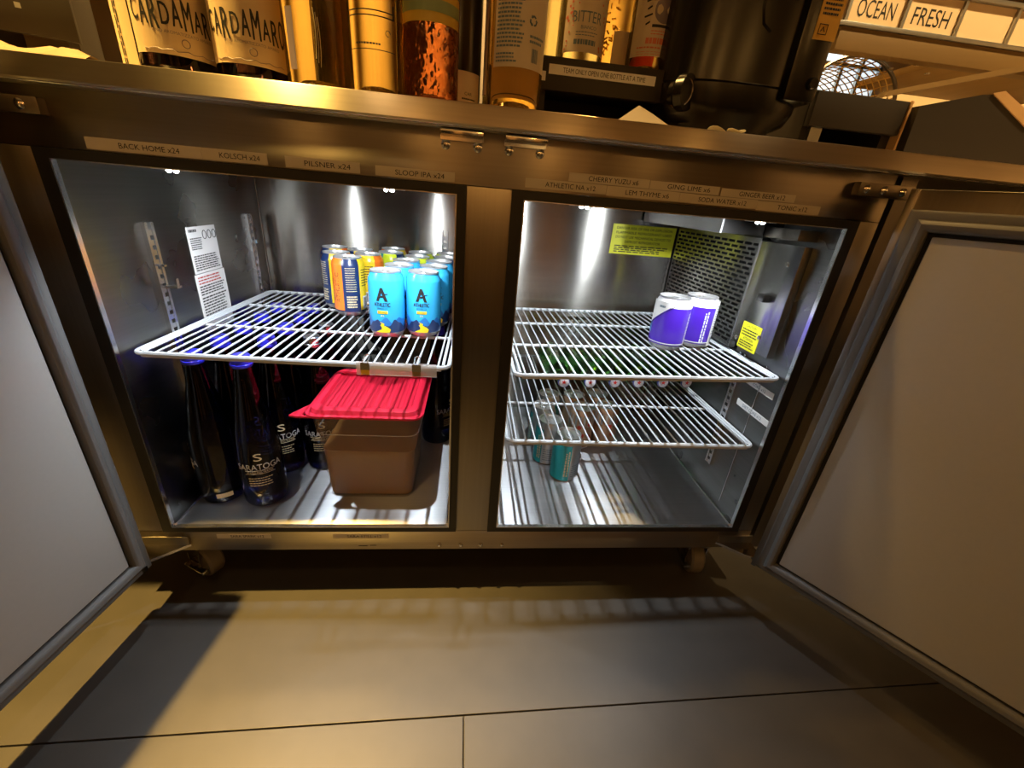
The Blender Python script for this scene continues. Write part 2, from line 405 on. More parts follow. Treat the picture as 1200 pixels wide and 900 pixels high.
for sx, tag_ in ((-1, 'left'), (1, 'right')):
    a, b = (-.5478, -.0478) if sx < 0 else (.0478, .5478)
    # black breaker strip round the opening
    bm = bmesh.new()
    box(bm, a-.0185, a-.0012, -.003, .02, -.0125, .608); box(bm, b+.0012, b+.0185 if sx > 0 else b+.0145, -.003, .02, -.0125, .608)
    if sx > 0:
        pass
    box(bm, a-.0012, b+.0012, -.003, .02, .5962, .608); box(bm, a-.0012, b+.0012, -.003, .02, -.0125, -.0012)
    fr('breaker_strip', bm, 'gasketblack')
    lip = bmesh.new(); L = .0012
    box(lip, a-L, a+.0004, -.0036, .004, -L, .595+L); box(lip, b-.0004, b+L, -.0036, .004, -L, .595+L)
    box(lip, a, b, -.0036, .004, .595, .595+L); box(lip, a, b, -.0036, .004, -L, .0004)
    fr('liner_lip', lip, 'bright', smooth=False)
    bm = BX(a, b, .52, .528, -.006, .604); fr('liner_back', bm, 'liner', smooth=False)
    bm = BX(a, b, -.0015, .528, -.012, -.0006); fr('liner_floor', bm, 'liner_floor', smooth=False)
    bm = BX(a, b, .0042, .528, .600, .606); fr('liner_ceiling', bm, 'liner', smooth=False)
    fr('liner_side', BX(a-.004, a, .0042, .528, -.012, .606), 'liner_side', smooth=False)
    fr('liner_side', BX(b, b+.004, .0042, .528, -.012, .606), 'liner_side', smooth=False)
    # corner coving along the floor
    for x, s in ((a, 1), (b, -1)):
        bm = TUBE([(x+s*.002, .004, .0), (x+s*.002, .518, .0)], .0028); fr('floor_cove', bm, 'bright')
        bm = TUBE([(x+s*.0015, .518, 0), (x+s*.0015, .518, .598)], .0016); fr('corner_seam', bm, 'liner')
    # led modules under the ceiling, tucked behind the header
    for lx in (.146, .437):
        x = sx*lx
        ho = fr('led_module', BX(x-.022, x+.022, .034, .054, .5945, .600, bev=.001), 'white')
        for dx in (-.0045, .0045):
            bm = LATHE([(.0032, .0), (.0028, -.0018), (.0016, -.0030), (0, -.0034)], 12, (x+dx, .044, .5945)); fr('led_dome', bm, 'led', ho)
        ld = bpy.data.lights.new('led', 'SPOT'); ld.energy = LED_WATTS; ld.color = LED_COL; ld.shadow_soft_size = .0025; ld.spot_size = R_(150); ld.spot_blend = .85
        lo = bpy.data.objects.new('led_lamp', ld); C.objects.link(lo); lo.parent = ho
        lo.location = Vector((x, .046, .5885))-FR.location; lo.rotation_euler = Vector(LED_AIM[sx]).to_track_quat('-Z', 'Y').to_euler()
    # slotted shelf standards on the side walls
    for x, s in ((a, 1), (b, -1)):
        for y in (.126, .455):
            if x > .5 and y > .3: continue
            z0, z1 = (.03, .515)
            if x > .5: z0, z1 = .075, .345
            bm = bmesh.new()
            box(bm, x, x+s*.0065, y-.010, y-.0045, z0, z1); box(bm, x, x+s*.0065, y+.0045, y+.010, z0, z1)
            z = z0
            while z < z1-.012:
                box(bm, x, x+s*.0055, y-.0045, y+.0045, z, min(z+.0085, z1)); z += .0155
            pl = fr('shelf_standard', bm, 'bright', smooth=False)
            if x < -.5:
                clip = bmesh.new(); zc = .415 if y < .3 else .455
                if y < .3:
                    box(clip, x+.0065, x+.030, y-.006, y+.006, zc-.004, zc); box(clip, x+.026, x+.029, y-.003, y+.003, zc, zc+.012)
                    box(clip, x+.0065, x+.016, y-.003, y+.003, zc+.031, zc+.034)
                else:
                    lathe(clip, [(0, -.005), (.005, -.004), (.005, .004), (0, .005)], 10, (x+.012, y, zc))
                fr('shelf_clip', clip, 'bright', pl)
# white data sticker on the left wall
X = -.5468
wl = lambda a, b: (X, a, b)
st = bmesh.new(); box(st, -.5478, X, .225, .316, .415, .500); box(st, -.5478, X, .221, .321, .300, .4135)
ws = fr('data_sticker', st, 'white', smooth=False)
wl2 = lambda a, b: (X+.0004, a, b)
bm = bmesh.new(); lines_into(bm, wl2, .229, .258, .490, .496, 1, .8, 22)
for i in range(3):
    yy = .276+.016*i
    tube(bm, [(X+.0004, yy+.006*math.cos(k*math.pi/6), .484+.008*math.sin(k*math.pi/6)) for k in range(12)], .0007, 4, True)
lines_into(bm, wl2, .229, .268, .458, .481, 6, .5, 11); lines_into(bm, wl2, .229, .310, .419, .449, 7, .5, 12)
lines_into(bm, wl2, .227, .315, .372, .392, 4, .5, 13); lines_into(bm, wl2, .227, .315, .325, .370, 8, .5, 14)
lines_into(bm, wl2, .234, .310, .306, .314, 1, .8, 23)
fr('lettering', bm, 'ink', ws, smooth=False, fix=False)
LINES('red_lettering', wl2, .227, .315, .393, .410, 3, seed=15, m='redink', parent=ws)
# yellow warning sticker on the back wall, right side
ys = fr('warning_sticker', BX(.351, .528, .5188, .520, .483, .559), 'yellowstick', smooth=False)
bm = bmesh.new(); fn = front(.5184)
for i, s in enumerate(('DANGER RISK OF FIRE OR EXPLOSION', 'FLAMMABLE REFRIGERANT USED', 'DO NOT USE MECHANICAL DEVICES TO', 'DEFROST REFRIGERATOR')):
    text_into(bm, s, fn, w=.155 if i != 3 else .10, h=.0062, c=(.4395, .550-.0115*i))
lines_into(bm, fn, .362, .518, .487, .507, 4, .5, 21)
fr('lettering', bm, 'ink', ys, smooth=False, fix=False)
# small shelf standard on the right of the left back wall
bm = bmesh.new(); box(bm, -.100, -.097, .513, .520, .34, .508); box(bm, -.088, -.085, .513, .520, .34, .508)
z = .34
while z < .50: box(bm, -.097, -.088, .5145, .520, z, z+.009); z += .016
fr('shelf_standard', bm, 'bright', smooth=False)
# evaporator cover on the right wall: perforated part and plain part
XE = .532
ev = fr('evaporator_cover', BX(XE, .5478, .047, .163, .362, .562, bev=.002), 'evap')
pf = bmesh.new(); y0, y1, z0, z1 = .163, .515, .345, .566
rows = 22; pitch = (z1-z0-.016)/rows
box(pf, XE, XE+.0015, y0, y0+.006, z0, z1); box(pf, XE, XE+.0015, y1-.006, y1, z0, z1)
for i in range(rows+1):
    zc = z0+.008+i*pitch
    box(pf, XE, XE+.0015, y0+.006, y1-.006, zc-pitch*.24 if i else z0, zc+pitch*.24 if i < rows else z1)
    if i == rows: break
    yy = y0+.006+(.0145 if i % 2 else 0)
    while yy < y1-.008:
        box(pf, XE+.0001, XE+.0014, yy, yy+.0065, zc+pitch*.24, zc+pitch*.76); yy += .029
po = fr('perforated_grille', pf, 'evap', ev, smooth=False)
fr('grille_backing', BX(XE+.012, .5478, .163, .515, .345, .566), 'cavity_shade', ev, smooth=False)  # near-black backing imitates the shade behind the slots
fr('grille_edge', BX(XE-.001, XE+.012, .1625, .1655, .345, .562), 'bright', ev)
for y, z in ((.074, .530), (.083, .392), (.150, .372)):
    bm = LATHE([(0, .003), (.003, .0025), (.0045, .001), (.0045, 0)], 12)
    bmesh.ops.transform(bm, matrix=Matrix.Translation((XE, y, z)) @ Matrix.Rotation(R_(-90), 4, 'Y'), verts=bm.verts); fr('screw', bm, 'chrome', ev)
fr('sensor_clip', BX(XE-.014, XE, .088, .106, .458, .472, bev=.001), 'black', ev)
ys2 = fr('caution_sticker', BX(XE-.0008, XE, .0815, .139, .358, .410), 'yellowstick', ev, smooth=False)
# rail over the evaporator
fr('ceiling_rail', BX(.43, .5478, .135, .510, .571, .5985), 'black', smooth=False)
fr('ceiling_bracket', BX(.512, .5478, .045, .134, .5705, .588, bev=.0015), 'steel_out')
fr('rail_edge', BX(.427, .4302, .135, .510, .5705, .5985), 'bright', smooth=False)
fnx = lambda a, b: (XE-.0011, .1105-a, b)
bm = bmesh.new(); text_into(bm, 'CAUTION', fnx, w=.030, h=.005, c=(0, .404)); lines_into(bm, fnx, -.024, .024, .383, .399, 3, .5, 4)
text_into(bm, 'ATTENTION', fnx, w=.030, h=.005, c=(0, .379)); lines_into(bm, fnx, -.024, .024, .361, .375, 3, .5, 5)
obj('lettering', bm, 'ink', ev, smooth=False, fix=False)
# seam on right wall and two white name labels
fr('liner_seam', BX(.5462, .5478, .0545, .0565, .02, .345), 'bright', smooth=False)
for (s, ya, yb, za, zb) in (('COKE x12', .015, .098, .292, .3045), ('DIET COKE x12', .004, .104, .240, .2525)):
    l = fr('name_label', BX(.5470, .5478, ya, yb, za, zb), 'white', smooth=False)
    f2 = lambda a, b, yc=(ya+yb)/2, zc=(za+zb)/2: (.5467, yc-a, zc+b)
    TEXT('lettering', s, f2, 'bluegrey', l, h=.0062)
# tape labels on the header and the bottom rail
for s, xa, xb, za, zb, mm in (
        ('BACK HOME x24', -.504, -.3705, .6105, .624, 'tape'), ('KOLSCH x24', -.3700, -.291, .6105, .624, 'tape'), ('PILSNER x24', -.269, -.175, .6105, .6235, 'tape'),
        ('SLOOP IPA x24', -.155, -.050, .6105, .6225, 'tape'), ('ATHLETIC NA x12', .047, .163, .6125, .6245, 'tape'), ('CHERRY YUZU x6', .107, .224, .6253, .6365, 'tape'),
        ('LEM THYME x6', .1635, .272, .6115, .6243, 'tape'), ('GING LIME x6', .2250, .330, .6250, .6360, 'tape'), ('SODA WATER x12', .2725, .393, .6115, .6238, 'tape'),
        ('GINGER BEER x12', .333, .450, .6245, .6350, 'tape'), ('TONIC x12', .3935, .495, .6105, .6230, 'tape'),
        ('SARA SPARK x12', -.478, -.382, -.0305, -.0205, 'tape'), ('SARA STILL x12', -.268, -.163, -.0315, -.0205, 'tape')):
    l = fr('name_label', BX(xa, xb, -.0006, .0001, za, zb), mm, smooth=False)
    TEXT('lettering', s, front(-.0009), 'ink', l, w=min((xb-xa)*.62, .0047*len(s)*1.15), h=.0062, c=((xa+xb)/2+.006, (za+zb)/2))
# screws and brackets
def screw(x, y, z, r=.0045, m='chrome', parent=None):
    bm = LATHE([(0, .0035), (r*.6, .003), (r, .001), (r, 0)], 14)
    bmesh.ops.transform(bm, matrix=Matrix.Translation((x, y, z)) @ Matrix.Rotation(R_(90), 4, 'X'), verts=bm.verts); return fr('screw', bm, m, parent)
for x in (-.065, -.022, .018, .061): screw(x, -.0005, -.0495, .0042)
for xc in (-.0415, .0425):
    bm = bmesh.new(); box(bm, xc-.028, xc+.028, -.018, 0, .6655, .6715, bev=.001); box(bm, xc-.028, xc+.028, -.003, 0, .660, .6655)
    hb = fr('strike_bracket', bm, 'chrome')
    for dx in (-.021, .021): screw(xc+dx, -.0005, .6548, .0062, 'chrome', hb)
for sx in (-1, 1):
    bm = BX(sx*.58-.045, sx*.58+.045, -.012, 0, .642, .660, bev=.001); hb = fr('hinge_plate', bm, 'darkmetal')
    for dx in (-.033, -.005, .026): screw(sx*.58+dx, -.012, .651, .006, 'chrome', hb)
    pl = [(sx*.528, 0), (sx*.606, 0), (sx*.606, -.040), (sx*.590, -.046), (sx*.570, -.034)]
    bm = PRISM(pl, -.050, -.0445, lambda a, b, c: (a, b, c)); hb = fr('hinge_bracket', bm, 'chrome')
    bm = BX(min(sx*.528, sx*.606), max(sx*.528, sx*.606), -.003, 0, -.0445, -.026); fr('bracket_flange', bm, 'steel_out', hb)
bm = bmesh.new(); box(bm, -.222, -.205, -.0004, .0002, -.052, -.0505); box(bm, -.200, -.188, -.0004, .0002, -.0508, -.0495)
fr('scuff_mark', bm, 'ink', smooth=False)
# doors
def door(P, d, n, zlo, zhi, u0, g, name):
    P, d, n = Vector(P), Vector(d).normalized(), Vector(n).normalized()
    f = lambda u, v, z: P+d*u+n*v+Vector((0, 0, z))
    def bx(u0_, u1, v0, v1, z0, z1, bev=0):
        bm = BX(u0_, u1, v0, v1, z0, z1, bev=bev)
        for v in bm.verts: v.co = f(*v.co)
        return bm
    dr = fr('door', bx(u0, .575, -.052, -.010, zlo, zhi, .003), 'steel_v')
    bt, tp = g
    # magnetic gasket: flat flange and a rounded bead, four mitred runs
    prof = [(0, -.010), (0, -.002), (.003, 0), (.012, .0005), (.014, .004), (.018, .0062), (.023, .0055), (.027, .002), (.028, -.010)]
    bm = bmesh.new(); rings = []
    for (ua, za, su, sz) in ((0, bt, 1, 1), (.563, bt, -1, 1), (.563, tp, -1, -1), (0, tp, 1, -1)):
        rings.append([f(ua+su*o, v, za+sz*o) for o, v in prof])
    rings.append(rings[0])
    vs = [[bm.verts.new(p) for p in r] for r in rings[:4]]; vs.append(vs[0])
    for a, b in zip(vs, vs[1:]):
        for i in range(len(prof)-1): bm.faces.new((a[i], a[i+1], b[i+1], b[i]))
    fr('gasket', bm, 'gasketgrey', dr)
    fr('gasket_groove', bx(.026, .537, -.012, -.0085, bt+.026, tp-.026), 'gasketblack', dr)
    fr('inner_panel', bx(.034, .529, -.0095, -.002, bt+.034, tp-.033, .002), 'panel', dr)
    return dr, f, bx
dR, fR, bR = door((.583, -.058, 0), (.568, -.823, 0), (-.823, -.568, 0), -.058, .654, -.0095, (-.052, .628), 'r')
dL, fL, bL = door((-.5655, -.045, 0), (-.124, -.992, 0), (.992, -.124, 0), -.050, .654, -.001, (-.049, .628), 'l')
fr('hinge_slot', bL(.010, .020, -.0005, .0012, -.0475, -.0385, .001), 'black', dL)
fr('edge_trim', bR(-.0095, .0, -.012, -.004, -.058, .654, .001), 'steel_v', dR)
# casters
def caster(x, y, turn):
    bm = LATHE([(0, -.015), (.028, -.015), (.034, -.0155), (.038, -.011), (.038, .011), (.034, .0155), (.028, .015), (0, .015)], 28)
    T = Matrix.Translation((x, y, ZF+.0385)) @ Matrix.Rotation(turn, 4, 'Z')
    bmesh.ops.transform(bm, matrix=T @ Matrix.Rotation(R_(90), 4, 'Y'), verts=bm.verts)
    ct = obj('caster', bm, 'rubber', FR)
    bm = bmesh.new()
    for s in (-1, 1):
        box(bm, s*.0205-.0015, s*.0205+.0015, -.016, .016, -.012, .044)
    box(bm, -.022, .022, -.020, .020, .044, .047)
    box(bm, -.035, .035, -.035, .035, .075, .0795)
    lathe(bm, [(.0, .047), (.018, .047), (.018, .075), (.0, .075)], 16)
    bmesh.ops.transform(bm, matrix=T, verts=bm.verts); obj('fork', bm, 'chrome', ct)
    bm = TUBE([(-.026, 0, 0), (.026, 0, 0)], .006); bmesh.ops.transform(bm, matrix=T, verts=bm.verts); obj('axle', bm, 'chrome', ct)
    bm = BX(-.036, -.0225, -.045, .010, .004, .010, bev=.001); bmesh.ops.transform(bm, matrix=T, verts=bm.verts); obj('brake_lever', bm, 'chrome', ct)
caster(.528, .055, R_(-8)); caster(-.553, .06, R_(62)); caster(.528, .52, 0); caster(-.553, .52, R_(20))

# ------------------------------------------------------------------ counter
ct = thing('steel_counter', 'long brushed stainless steel counter lying over the refrigerator', 'counter', (.1, .3, .673))
bm = bmesh.new()
pr = [(.62, .700), (-.0255, .700), (-.0268, .6993), (-.0273, .698), (-.0310, .6765), (-.0300, .6745), (-.027, .673), (.62, .673)]
prism(bm, pr, -1.5, 1.75, lambda a, b, c: (c, a, b))
obj('countertop', bm, 'steel_top', ct)
obj('edge_bead', TUBE([(-1.5, -.0265, .6745), (1.75, -.0265, .6745)], .0022), 'bright', ct)
for x in (-1.35, 1.6):
    obj('leg', BX(x-.02, x+.02, .02, .06, ZF, .673), 'steel_v', ct); obj('leg', BX(x-.02, x+.02, .54, .58, ZF, .673), 'steel_v', ct)

# ------------------------------------------------------------------ wire shelves
def make_shelf(label):
    w, dp, n = .486, .455, 28
    s = thing('wire_shelf', label, 'shelf', (0, 0, 0), 'white wire shelves in the refrigerator')
    r = .0038
    pts = [(x, y, -.0046) for x, y in rrect(-w/2, w/2, 0, dp, .014, 5)]
    obj('frame', TUBE(pts, r, 8, True), 'whitewire', s)
    obj('front_rail', BX(-w/2+.012, w/2-.012, -.002, .002, -.0105, -.0012, bev=.001), 'whitewire', s)
    for y in (.158, .318): obj('cross_bar', TUBE([(-w/2+.002, y, -.0052), (w/2-.002, y, -.0052)], .003, 8), 'whitewire', s)
    for x in (-1, 1): obj('side_rail', TUBE([(x*(w/2-.0095), .004, -.0028), (x*(w/2-.0095), dp-.004, -.0028)], .0026, 8), 'whitewire', s)
    me = None
    for i in range(n-1):
        x = -w/2+w*(i+1)/n
        if me is None:
            o = obj('wire', TUBE([(0, -.001, -.0017), (0, dp, -.0017)], .0017, 6), 'whitewire', s); me = o.data; o.location = (x, 0, 0)
        else: share('wire', me, s, (x, 0, 0))
    return s
sh1 = make_shelf('white wire shelf in the left compartment, holding blue and orange cans')
sh2 = copy_tree(sh1); sh2['label'] = 'upper white wire shelf in the right compartment, holding two purple cans'
sh3 = copy_tree(sh1); sh3['label'] = 'lower white wire shelf in the right compartment, holding green bottles'
sh1.location = (-.2965, .0125, .3365); sh1.rotation_euler = (0, R_(.0), R_(-1.2))
sh2.location = (.300, .0045, .3370); sh2.rotation_euler = (0, R_(-1.0), R_(1.2))
sh3.location = (.2975, .011, .1965)

# clear label holder clipped on the left shelf
lh = thing('label_holder', 'clear plastic label strip clipped under the front of the left wire shelf', 'label holder', (-.135, .002, .322))
obj('strip', BX(-.198, -.072, -.0085, -.0065, .3215, .3435, bev=.0005), 'acrylic', lh)
for x, mm in ((-.184, 'orange_st'), (-.104, 'paper')):
    cl = obj('clip', BX(x-.007, x+.007, -.0100, -.0088, .3305, .3425), 'bright', lh)
    obj('clip_spring', TUBE([(x-.004, -.0085, .3425), (x-.004, .010, .3475), (x, .014, .3485), (x+.004, .010, .3475), (x+.004, -.0085, .3425)], .0012, 6), 'bright', cl)
    obj('tab', BX(x-.0065, x+.0065, -.0100, -.0090, .3225, .3305), mm, cl)

# ------------------------------------------------------------------ cans
def can_shell(t, body_m, r=.033, h=.122):
    k = h/.122
    b = obj('can_body', LATHE([(0, .004), (r*.72, .004), (r*.76, 0), (r*.90, .004), (r*.985, .010), (r, .015), (r, h-.018), (r*.98, h-.014), (r*.84, h-.004), (r*.83, h-.003)], 40), body_m, t)
    obj('base_rim', LATHE([(r*.72, .0035), (r*.76, -.0002), (r*.905, .0040), (r*.985, .0098), (r*.99, .0098)], 40), 'alu', b)
    ld = obj('can_lid', LATHE([(r*.83, h-.0035), (r*.865, h-.002), (r*.865, h), (r*.82, h), (r*.80, h-.005), (0, h-.005)], 36), 'alu', t)
    bm = bmesh.new(); tube(bm, [(.006*math.cos(a*math.pi/5), -.002+.010*math.sin(a*math.pi/5), h-.0035) for a in range(10)], .0014, 5, True)
    obj('pull_tab', bm, 'alu', ld)
    return b
def sector(b, fn_r, phi0, phi1, z0, z1, m, name='colour_band'):
    r = fn_r; f = cyl(r)
    return obj(name, PATCH(f, phi0*r, phi1*r, z0, z1, 14), m, b)
GB = 'sky blue cans on the left wire shelf'
def make_blue():
    t = thing('drink_can', '', 'can', (0, 0, 0), GB); b = can_shell(t, 'skyblue'); r = .0333; f = cyl(r)
    f2 = cyl(.0334); f3 = cyl(.0336); f4 = cyl(.0338)
    bm = bmesh.new(); grid(bm, f, -1.5*r, 1.5*r, 40, lambda a: .010, lambda a: .034+.004*math.cos(a*190)+.003*math.sin(a*300)); obj('blue_hills', bm, 'midblue', b)
    bm = bmesh.new(); grid(bm, f2, -1.5*r, 1.5*r, 60, lambda a: .010, lambda a: .0275+.0062*math.cos(a*170+2.6)+.002*math.sin(a*420)); obj('navy_hills', bm, 'navy', b)
    path = [(-.007, .0300, .003), (-.002, .0275, .005), (-.0045, .0245, .007), (.001, .0205, .012), (.003, .0165, .017), (-.004, .0105, .026)]
    bm = bmesh.new(); prev = None
    for x, z, w in path:
        q = [bm.verts.new(cyl(.0341)(x+w*(j/4-.5), z)) for j in range(5)]
        if prev:
            for j in range(4): bm.faces.new((prev[j], prev[j+1], q[j+1], q[j]))
        prev = q
    obj('yellow_road', bm, 'canyellow', b)
    bm = bmesh.new()
    [text_into(bm, 'A', f3, w=.0190, h=.0245, c=(-.003+q, .082)) for q in (-.0013, -.0007, 0, .0007, .0013)]; [text_into(bm, 'ATHLETIC', f3, w=.0300, h=.0070, c=(-.003+q, .0635)) for q in (-.0003, .0003)]; text_into(bm, 'BREWING CO', f3, w=.019, h=.0034, c=(-.003, .0562))
    tube(bm, [f3(-.011, .077), f3(-.004, .0775), f3(.003, .083), f3(.008, .0835)], .0006, 4)
    obj('lettering', bm, 'ink', b, smooth=False, fix=False)
    pl = obj('name_pill', PATCH(f3, -.012, .007, .0465, .0520, 8), 'canyellow', b)
    bm = bmesh.new(); text_into(bm, 'RUN WILD', f4, w=.015, h=.0032, c=(-.0025, .0492)); obj('pill_lettering', bm, 'navy', t, smooth=False, fix=False)
    bm = bmesh.new(); text_into(bm, 'IPA', f3, w=.006, h=.003, c=(-.0025, .0425)); obj('style_lettering', bm, 'canyellow', b, smooth=False, fix=False)
    return t
def place(proto, spots, used=[]):
    out = []
    for x, y, z, rz, lab in spots:
        o = proto if proto not in used else copy_tree(proto)
        used.append(proto); o.location = (x, y, z); o.rotation_euler = (0, 0, R_(rz)); o['label'] = lab; out.append(o)
    return out
ZS = .3367
place(make_blue(), [
    (-.180, .168, ZS, 0, 'sky blue can at front left of its block, nearest the orange can'),
    (-.1120, .180, ZS, 3, 'sky blue can at front right of its block'),
    (-.1665, .238, ZS, 12, 'sky blue can second in the left row, behind the front left blue can'),
    (-.0990, .250, ZS, 20, 'sky blue can second in the right row, behind the front right blue can'),
    (-.1620, .307, ZS, 30, 'sky blue can third in the left row, farthest back'),
    (-.0935, .320, ZS, -15, 'sky blue can third in the right row, farthest back')])
def make_tri(labelgroup, cols, r=.0333):
    t = thing('drink_can', '', 'can', (0, 0, 0), labelgroup); b = can_shell(t, cols[0])
    n = len(cols)*2
    for i in range(1, n):
        c = cols[i % len(cols)]
        if c == cols[0]: continue
        sector(b, r, 2*math.pi*i/n, 2*math.pi*(i+1)/n, .013, .106, c, c.replace('can', '')+'_band')
        bm = bmesh.new()
        lathe(bm, [(r*.9985, .106), (r*.982, .110), (r*.845, .1195)], 60)
        a0, a1 = 2*math.pi*i/n, 2*math.pi*(i+1)/n
        kill = [f for f in bm.faces if not (a0 <= (math.atan2(f.calc_center_median().x, -f.calc_center_median().y) % (2*math.pi)) < a1)]
        bmesh.ops.delete(bm, geom=kill, context='FACES'); obj('shoulder_band', bm, c, b)
    return t, b
GO = 'orange, navy and yellow cans on the left wire shelf'
def deco_tri(t, b, n):
    f = cyl(.0335); w = 2*math.pi*.0335/n
    bm = bmesh.new()
    for i in range(n):
        s = w*(i+.5)
        k = i % 3
        if k == 2: text_into(bm, 'ATHLETIC', f, w=.062, h=.010, c=(s+.004, .060), rot=R_(90)); text_into(bm, 'BREWING CO', f, w=.045, h=.0042, c=(s-.007, .055), rot=R_(90))
        if k == 1: lines_into(bm, f, s-w*.35, s+w*.35, .062, .100, 7, .4, 30+i)
    obj('lettering', bm, 'ink', b, smooth=False, fix=False)
    bm = bmesh.new()
    for i in range(n):
        if i % 3 == 0: 
            s = w*(i+.5); lines_into(bm, f, s-w*.32, s+w*.32, .052, .104, 11, .3, 40+i); lines_into(bm, f, s-w*.32, s+w*.32, .018, .045, 5, .6, 45+i)
    obj('pale_lettering', bm, 'gold', b, smooth=False, fix=False)
    for i in range(n):
        if i % 3 == 1:
            s = w*(i+.5); l = obj('barcode_panel', PATCH(f, s-w*.30, s+w*.30, .015, .042, 4), 'white', b)
            bm = bmesh.new(); barcode(bm, cyl(.0337), s-w*.24, s+w*.24, .019, .039); obj('barcode', bm, 'ink', t, smooth=False, fix=False)
t, b = make_tri(GO, ('navy', 'canyellow', 'canorange')); deco_tri(t, b, 6)
place(t, [
    (-.2830, .298, ZS, -8, 'orange, navy and yellow can standing in front of the other orange cans'),
    (-.3225, .356, ZS, -74, 'navy and yellow can at the left, with white barcode panel'),
    (-.2550, .362, ZS, -84, 'yellow can with orange side, just behind the front orange can'),
    (-.3500, .440, ZS, -70, 'yellow topped can in the far left corner of the orange group'),
    (-.2865, .4225, ZS, -76, 'yellow can in the middle of the back of the orange group'),
    (-.2200, .485, ZS, -38, 'dark can with yellow side at the back right of the orange group')])
GL = 'lime, teal and navy cans on the left wire shelf'
t, b = make_tri(GL, ('navy', 'canteal', 'canlime')); deco_tri(t, b, 6)
place(t, [
    (-.2140, .415, ZS, -146, 'lime topped can left of its group, behind the third blue can'),
    (-.1475, .374, ZS, -122, 'lime can behind the blue cans, in front of the teal one'),
    (-.1485, .4475, ZS, -85, 'teal topped can at the very back by the wall'),
    (-.0812, .388, ZS, -172, 'lime and navy can at the right wall of the compartment'),
    (-.0812, .4558, ZS, -27, 'navy shouldered can farthest back at the right wall')])
# purple cans
def make_purple():
    r, h = .0358, .106
    t = thing('drink_can', '', 'can', (0, 0, 0), 'purple cans on the upper right wire shelf'); b = can_shell(t, 'canpurple', r, h)
    f = cyl(r*1.008); f2 = cyl(r*1.014)
    bm = bmesh.new(); grid(bm, f, -2.3*r, -.42*r, 16, lambda s: .039+(s+2.3*r)*.85, lambda s: .0965); obj('white_wedge', bm, 'white', b)
    bm = bmesh.new(); tube(bm, [f2(s, .036+(s+2.3*r)*.85) for s in [r*(-2.3+.13*i) for i in range(15)]], .0006, 4); obj('wedge_line', bm, 'ink', b)
    bm = bmesh.new(); grid(bm, f, 1.15*r, 2.4*r, 10, lambda s: .006, lambda s: .098); obj('white_strip', bm, 'white', b)
    obj('white_shoulder', LATHE([(r*1.004, h-.0195), (r*.988, h-.0135), (r*.85, h-.0035)], 40), 'white', b)
    bm = bmesh.new(); lines_into(bm, lambda a, b: f2(.66*r-b, a), .014, .088, -.005, .005, 2, .55, 20); obj('pale_lettering', bm, 'silverprint', b, smooth=False, fix=False)
    bm = bmesh.new(); lines_into(bm, f2, 1.3*r, 2.2*r, .030, .092, 12, .4, 7); barcode(bm, f2, 1.3*r, 2.2*r, .010, .026); lines_into(bm, f2, -1.4*r, -1.0*r, .083, .09, 1, .6, 8)
    obj('lettering', bm, 'bluegrey', b, smooth=False, fix=False)
    bm = bmesh.new(); grid(bm, f2, -2.1*r, -1.75*r, 6, lambda s: .030, lambda s: .050); obj('blue_patch', bm, 'midblue', b)
    obj('base_ring', LATHE([(r*1.006, .0125), (r*1.006, .0145)], 40), 'silverprint', b)
    return t
place(make_purple(), [(.391, .170, .3390, 8, 'purple can with white wedge, the left one of the pair'),
                      (.4600, .190, .3400, -38, 'purple can with white text strip, the right one of the pair')])
# cans on the floor of the right compartment
ZB = -.0004
GS = 'silver cans on the floor of the right compartment'
def make_teal():
    t = thing('drink_can', '', 'can', (0, 0, 0), GS); b = can_shell(t, 'cansilver', .033, .117); r = .0333
    sector(b, r, -1.75, -.02, .006, .100, 'canteal', 'teal_band')
    bm = bmesh.new(); lines_into(bm, lambda a, b: cyl(.0336)(-.0085-b, a), .018, .09, -.006, .006, 2, .55, 19); obj('pale_lettering', bm, 'gold', b, smooth=False, fix=False)
    bm = bmesh.new(); lines_into(bm, cyl(.0336), .004, .045, .015, .05, 6, .3, 9); obj('lettering', bm, 'bluegrey', b, smooth=False, fix=False)
    return t
place(make_teal(), [(.2165, .172, ZB, 8, 'silver can with teal band nearest the door opening'),
                    (.1850, .238, ZB, -35, 'silver can just behind and left of the front teal can'),
                    (.1800, .312, ZB, -60, 'silver can third in the left row on the right compartment floor'),
                    (.2060, .384, ZB, 90, 'silver can at the far end of the left row')])
def make_tan():
    t = thing('drink_can', '', 'can', (0, 0, 0), GS); b = can_shell(t, 'cantan', .033, .117); r = .0333
    sector(b, r, -2.4, 2.4, .070, .100, 'cansilver', 'silver_band')
    f = cyl(.0336)
    for s, z in ((-.012, .068), (.015, .078), (-.002, .045), (.022, .040)):
        bm = bmesh.new(); c = bm.verts.new(f(s, z)); ring = [bm.verts.new(f(s+.006*math.cos(a*math.pi/6), z+.006*math.sin(a*math.pi/6))) for a in range(12)]
        for i in range(12): bm.faces.new((c, ring[i], ring[(i+1) % 12]))
        obj('red_spot', bm, 'canred', b)
    return t
place(make_tan(), [(.2850, .312, ZB, 0, 'tan can with red spots, left of the tan pair'),
                   (.3560, .325, ZB, 25, 'tan can with red spots, right of the tan pair'),
                   (.2770, .385, ZB, 140, 'tan can standing behind the left one of the tan pair'),
                   (.3480, .397, ZB, 200, 'tan can standing behind the right one of the tan pair')])

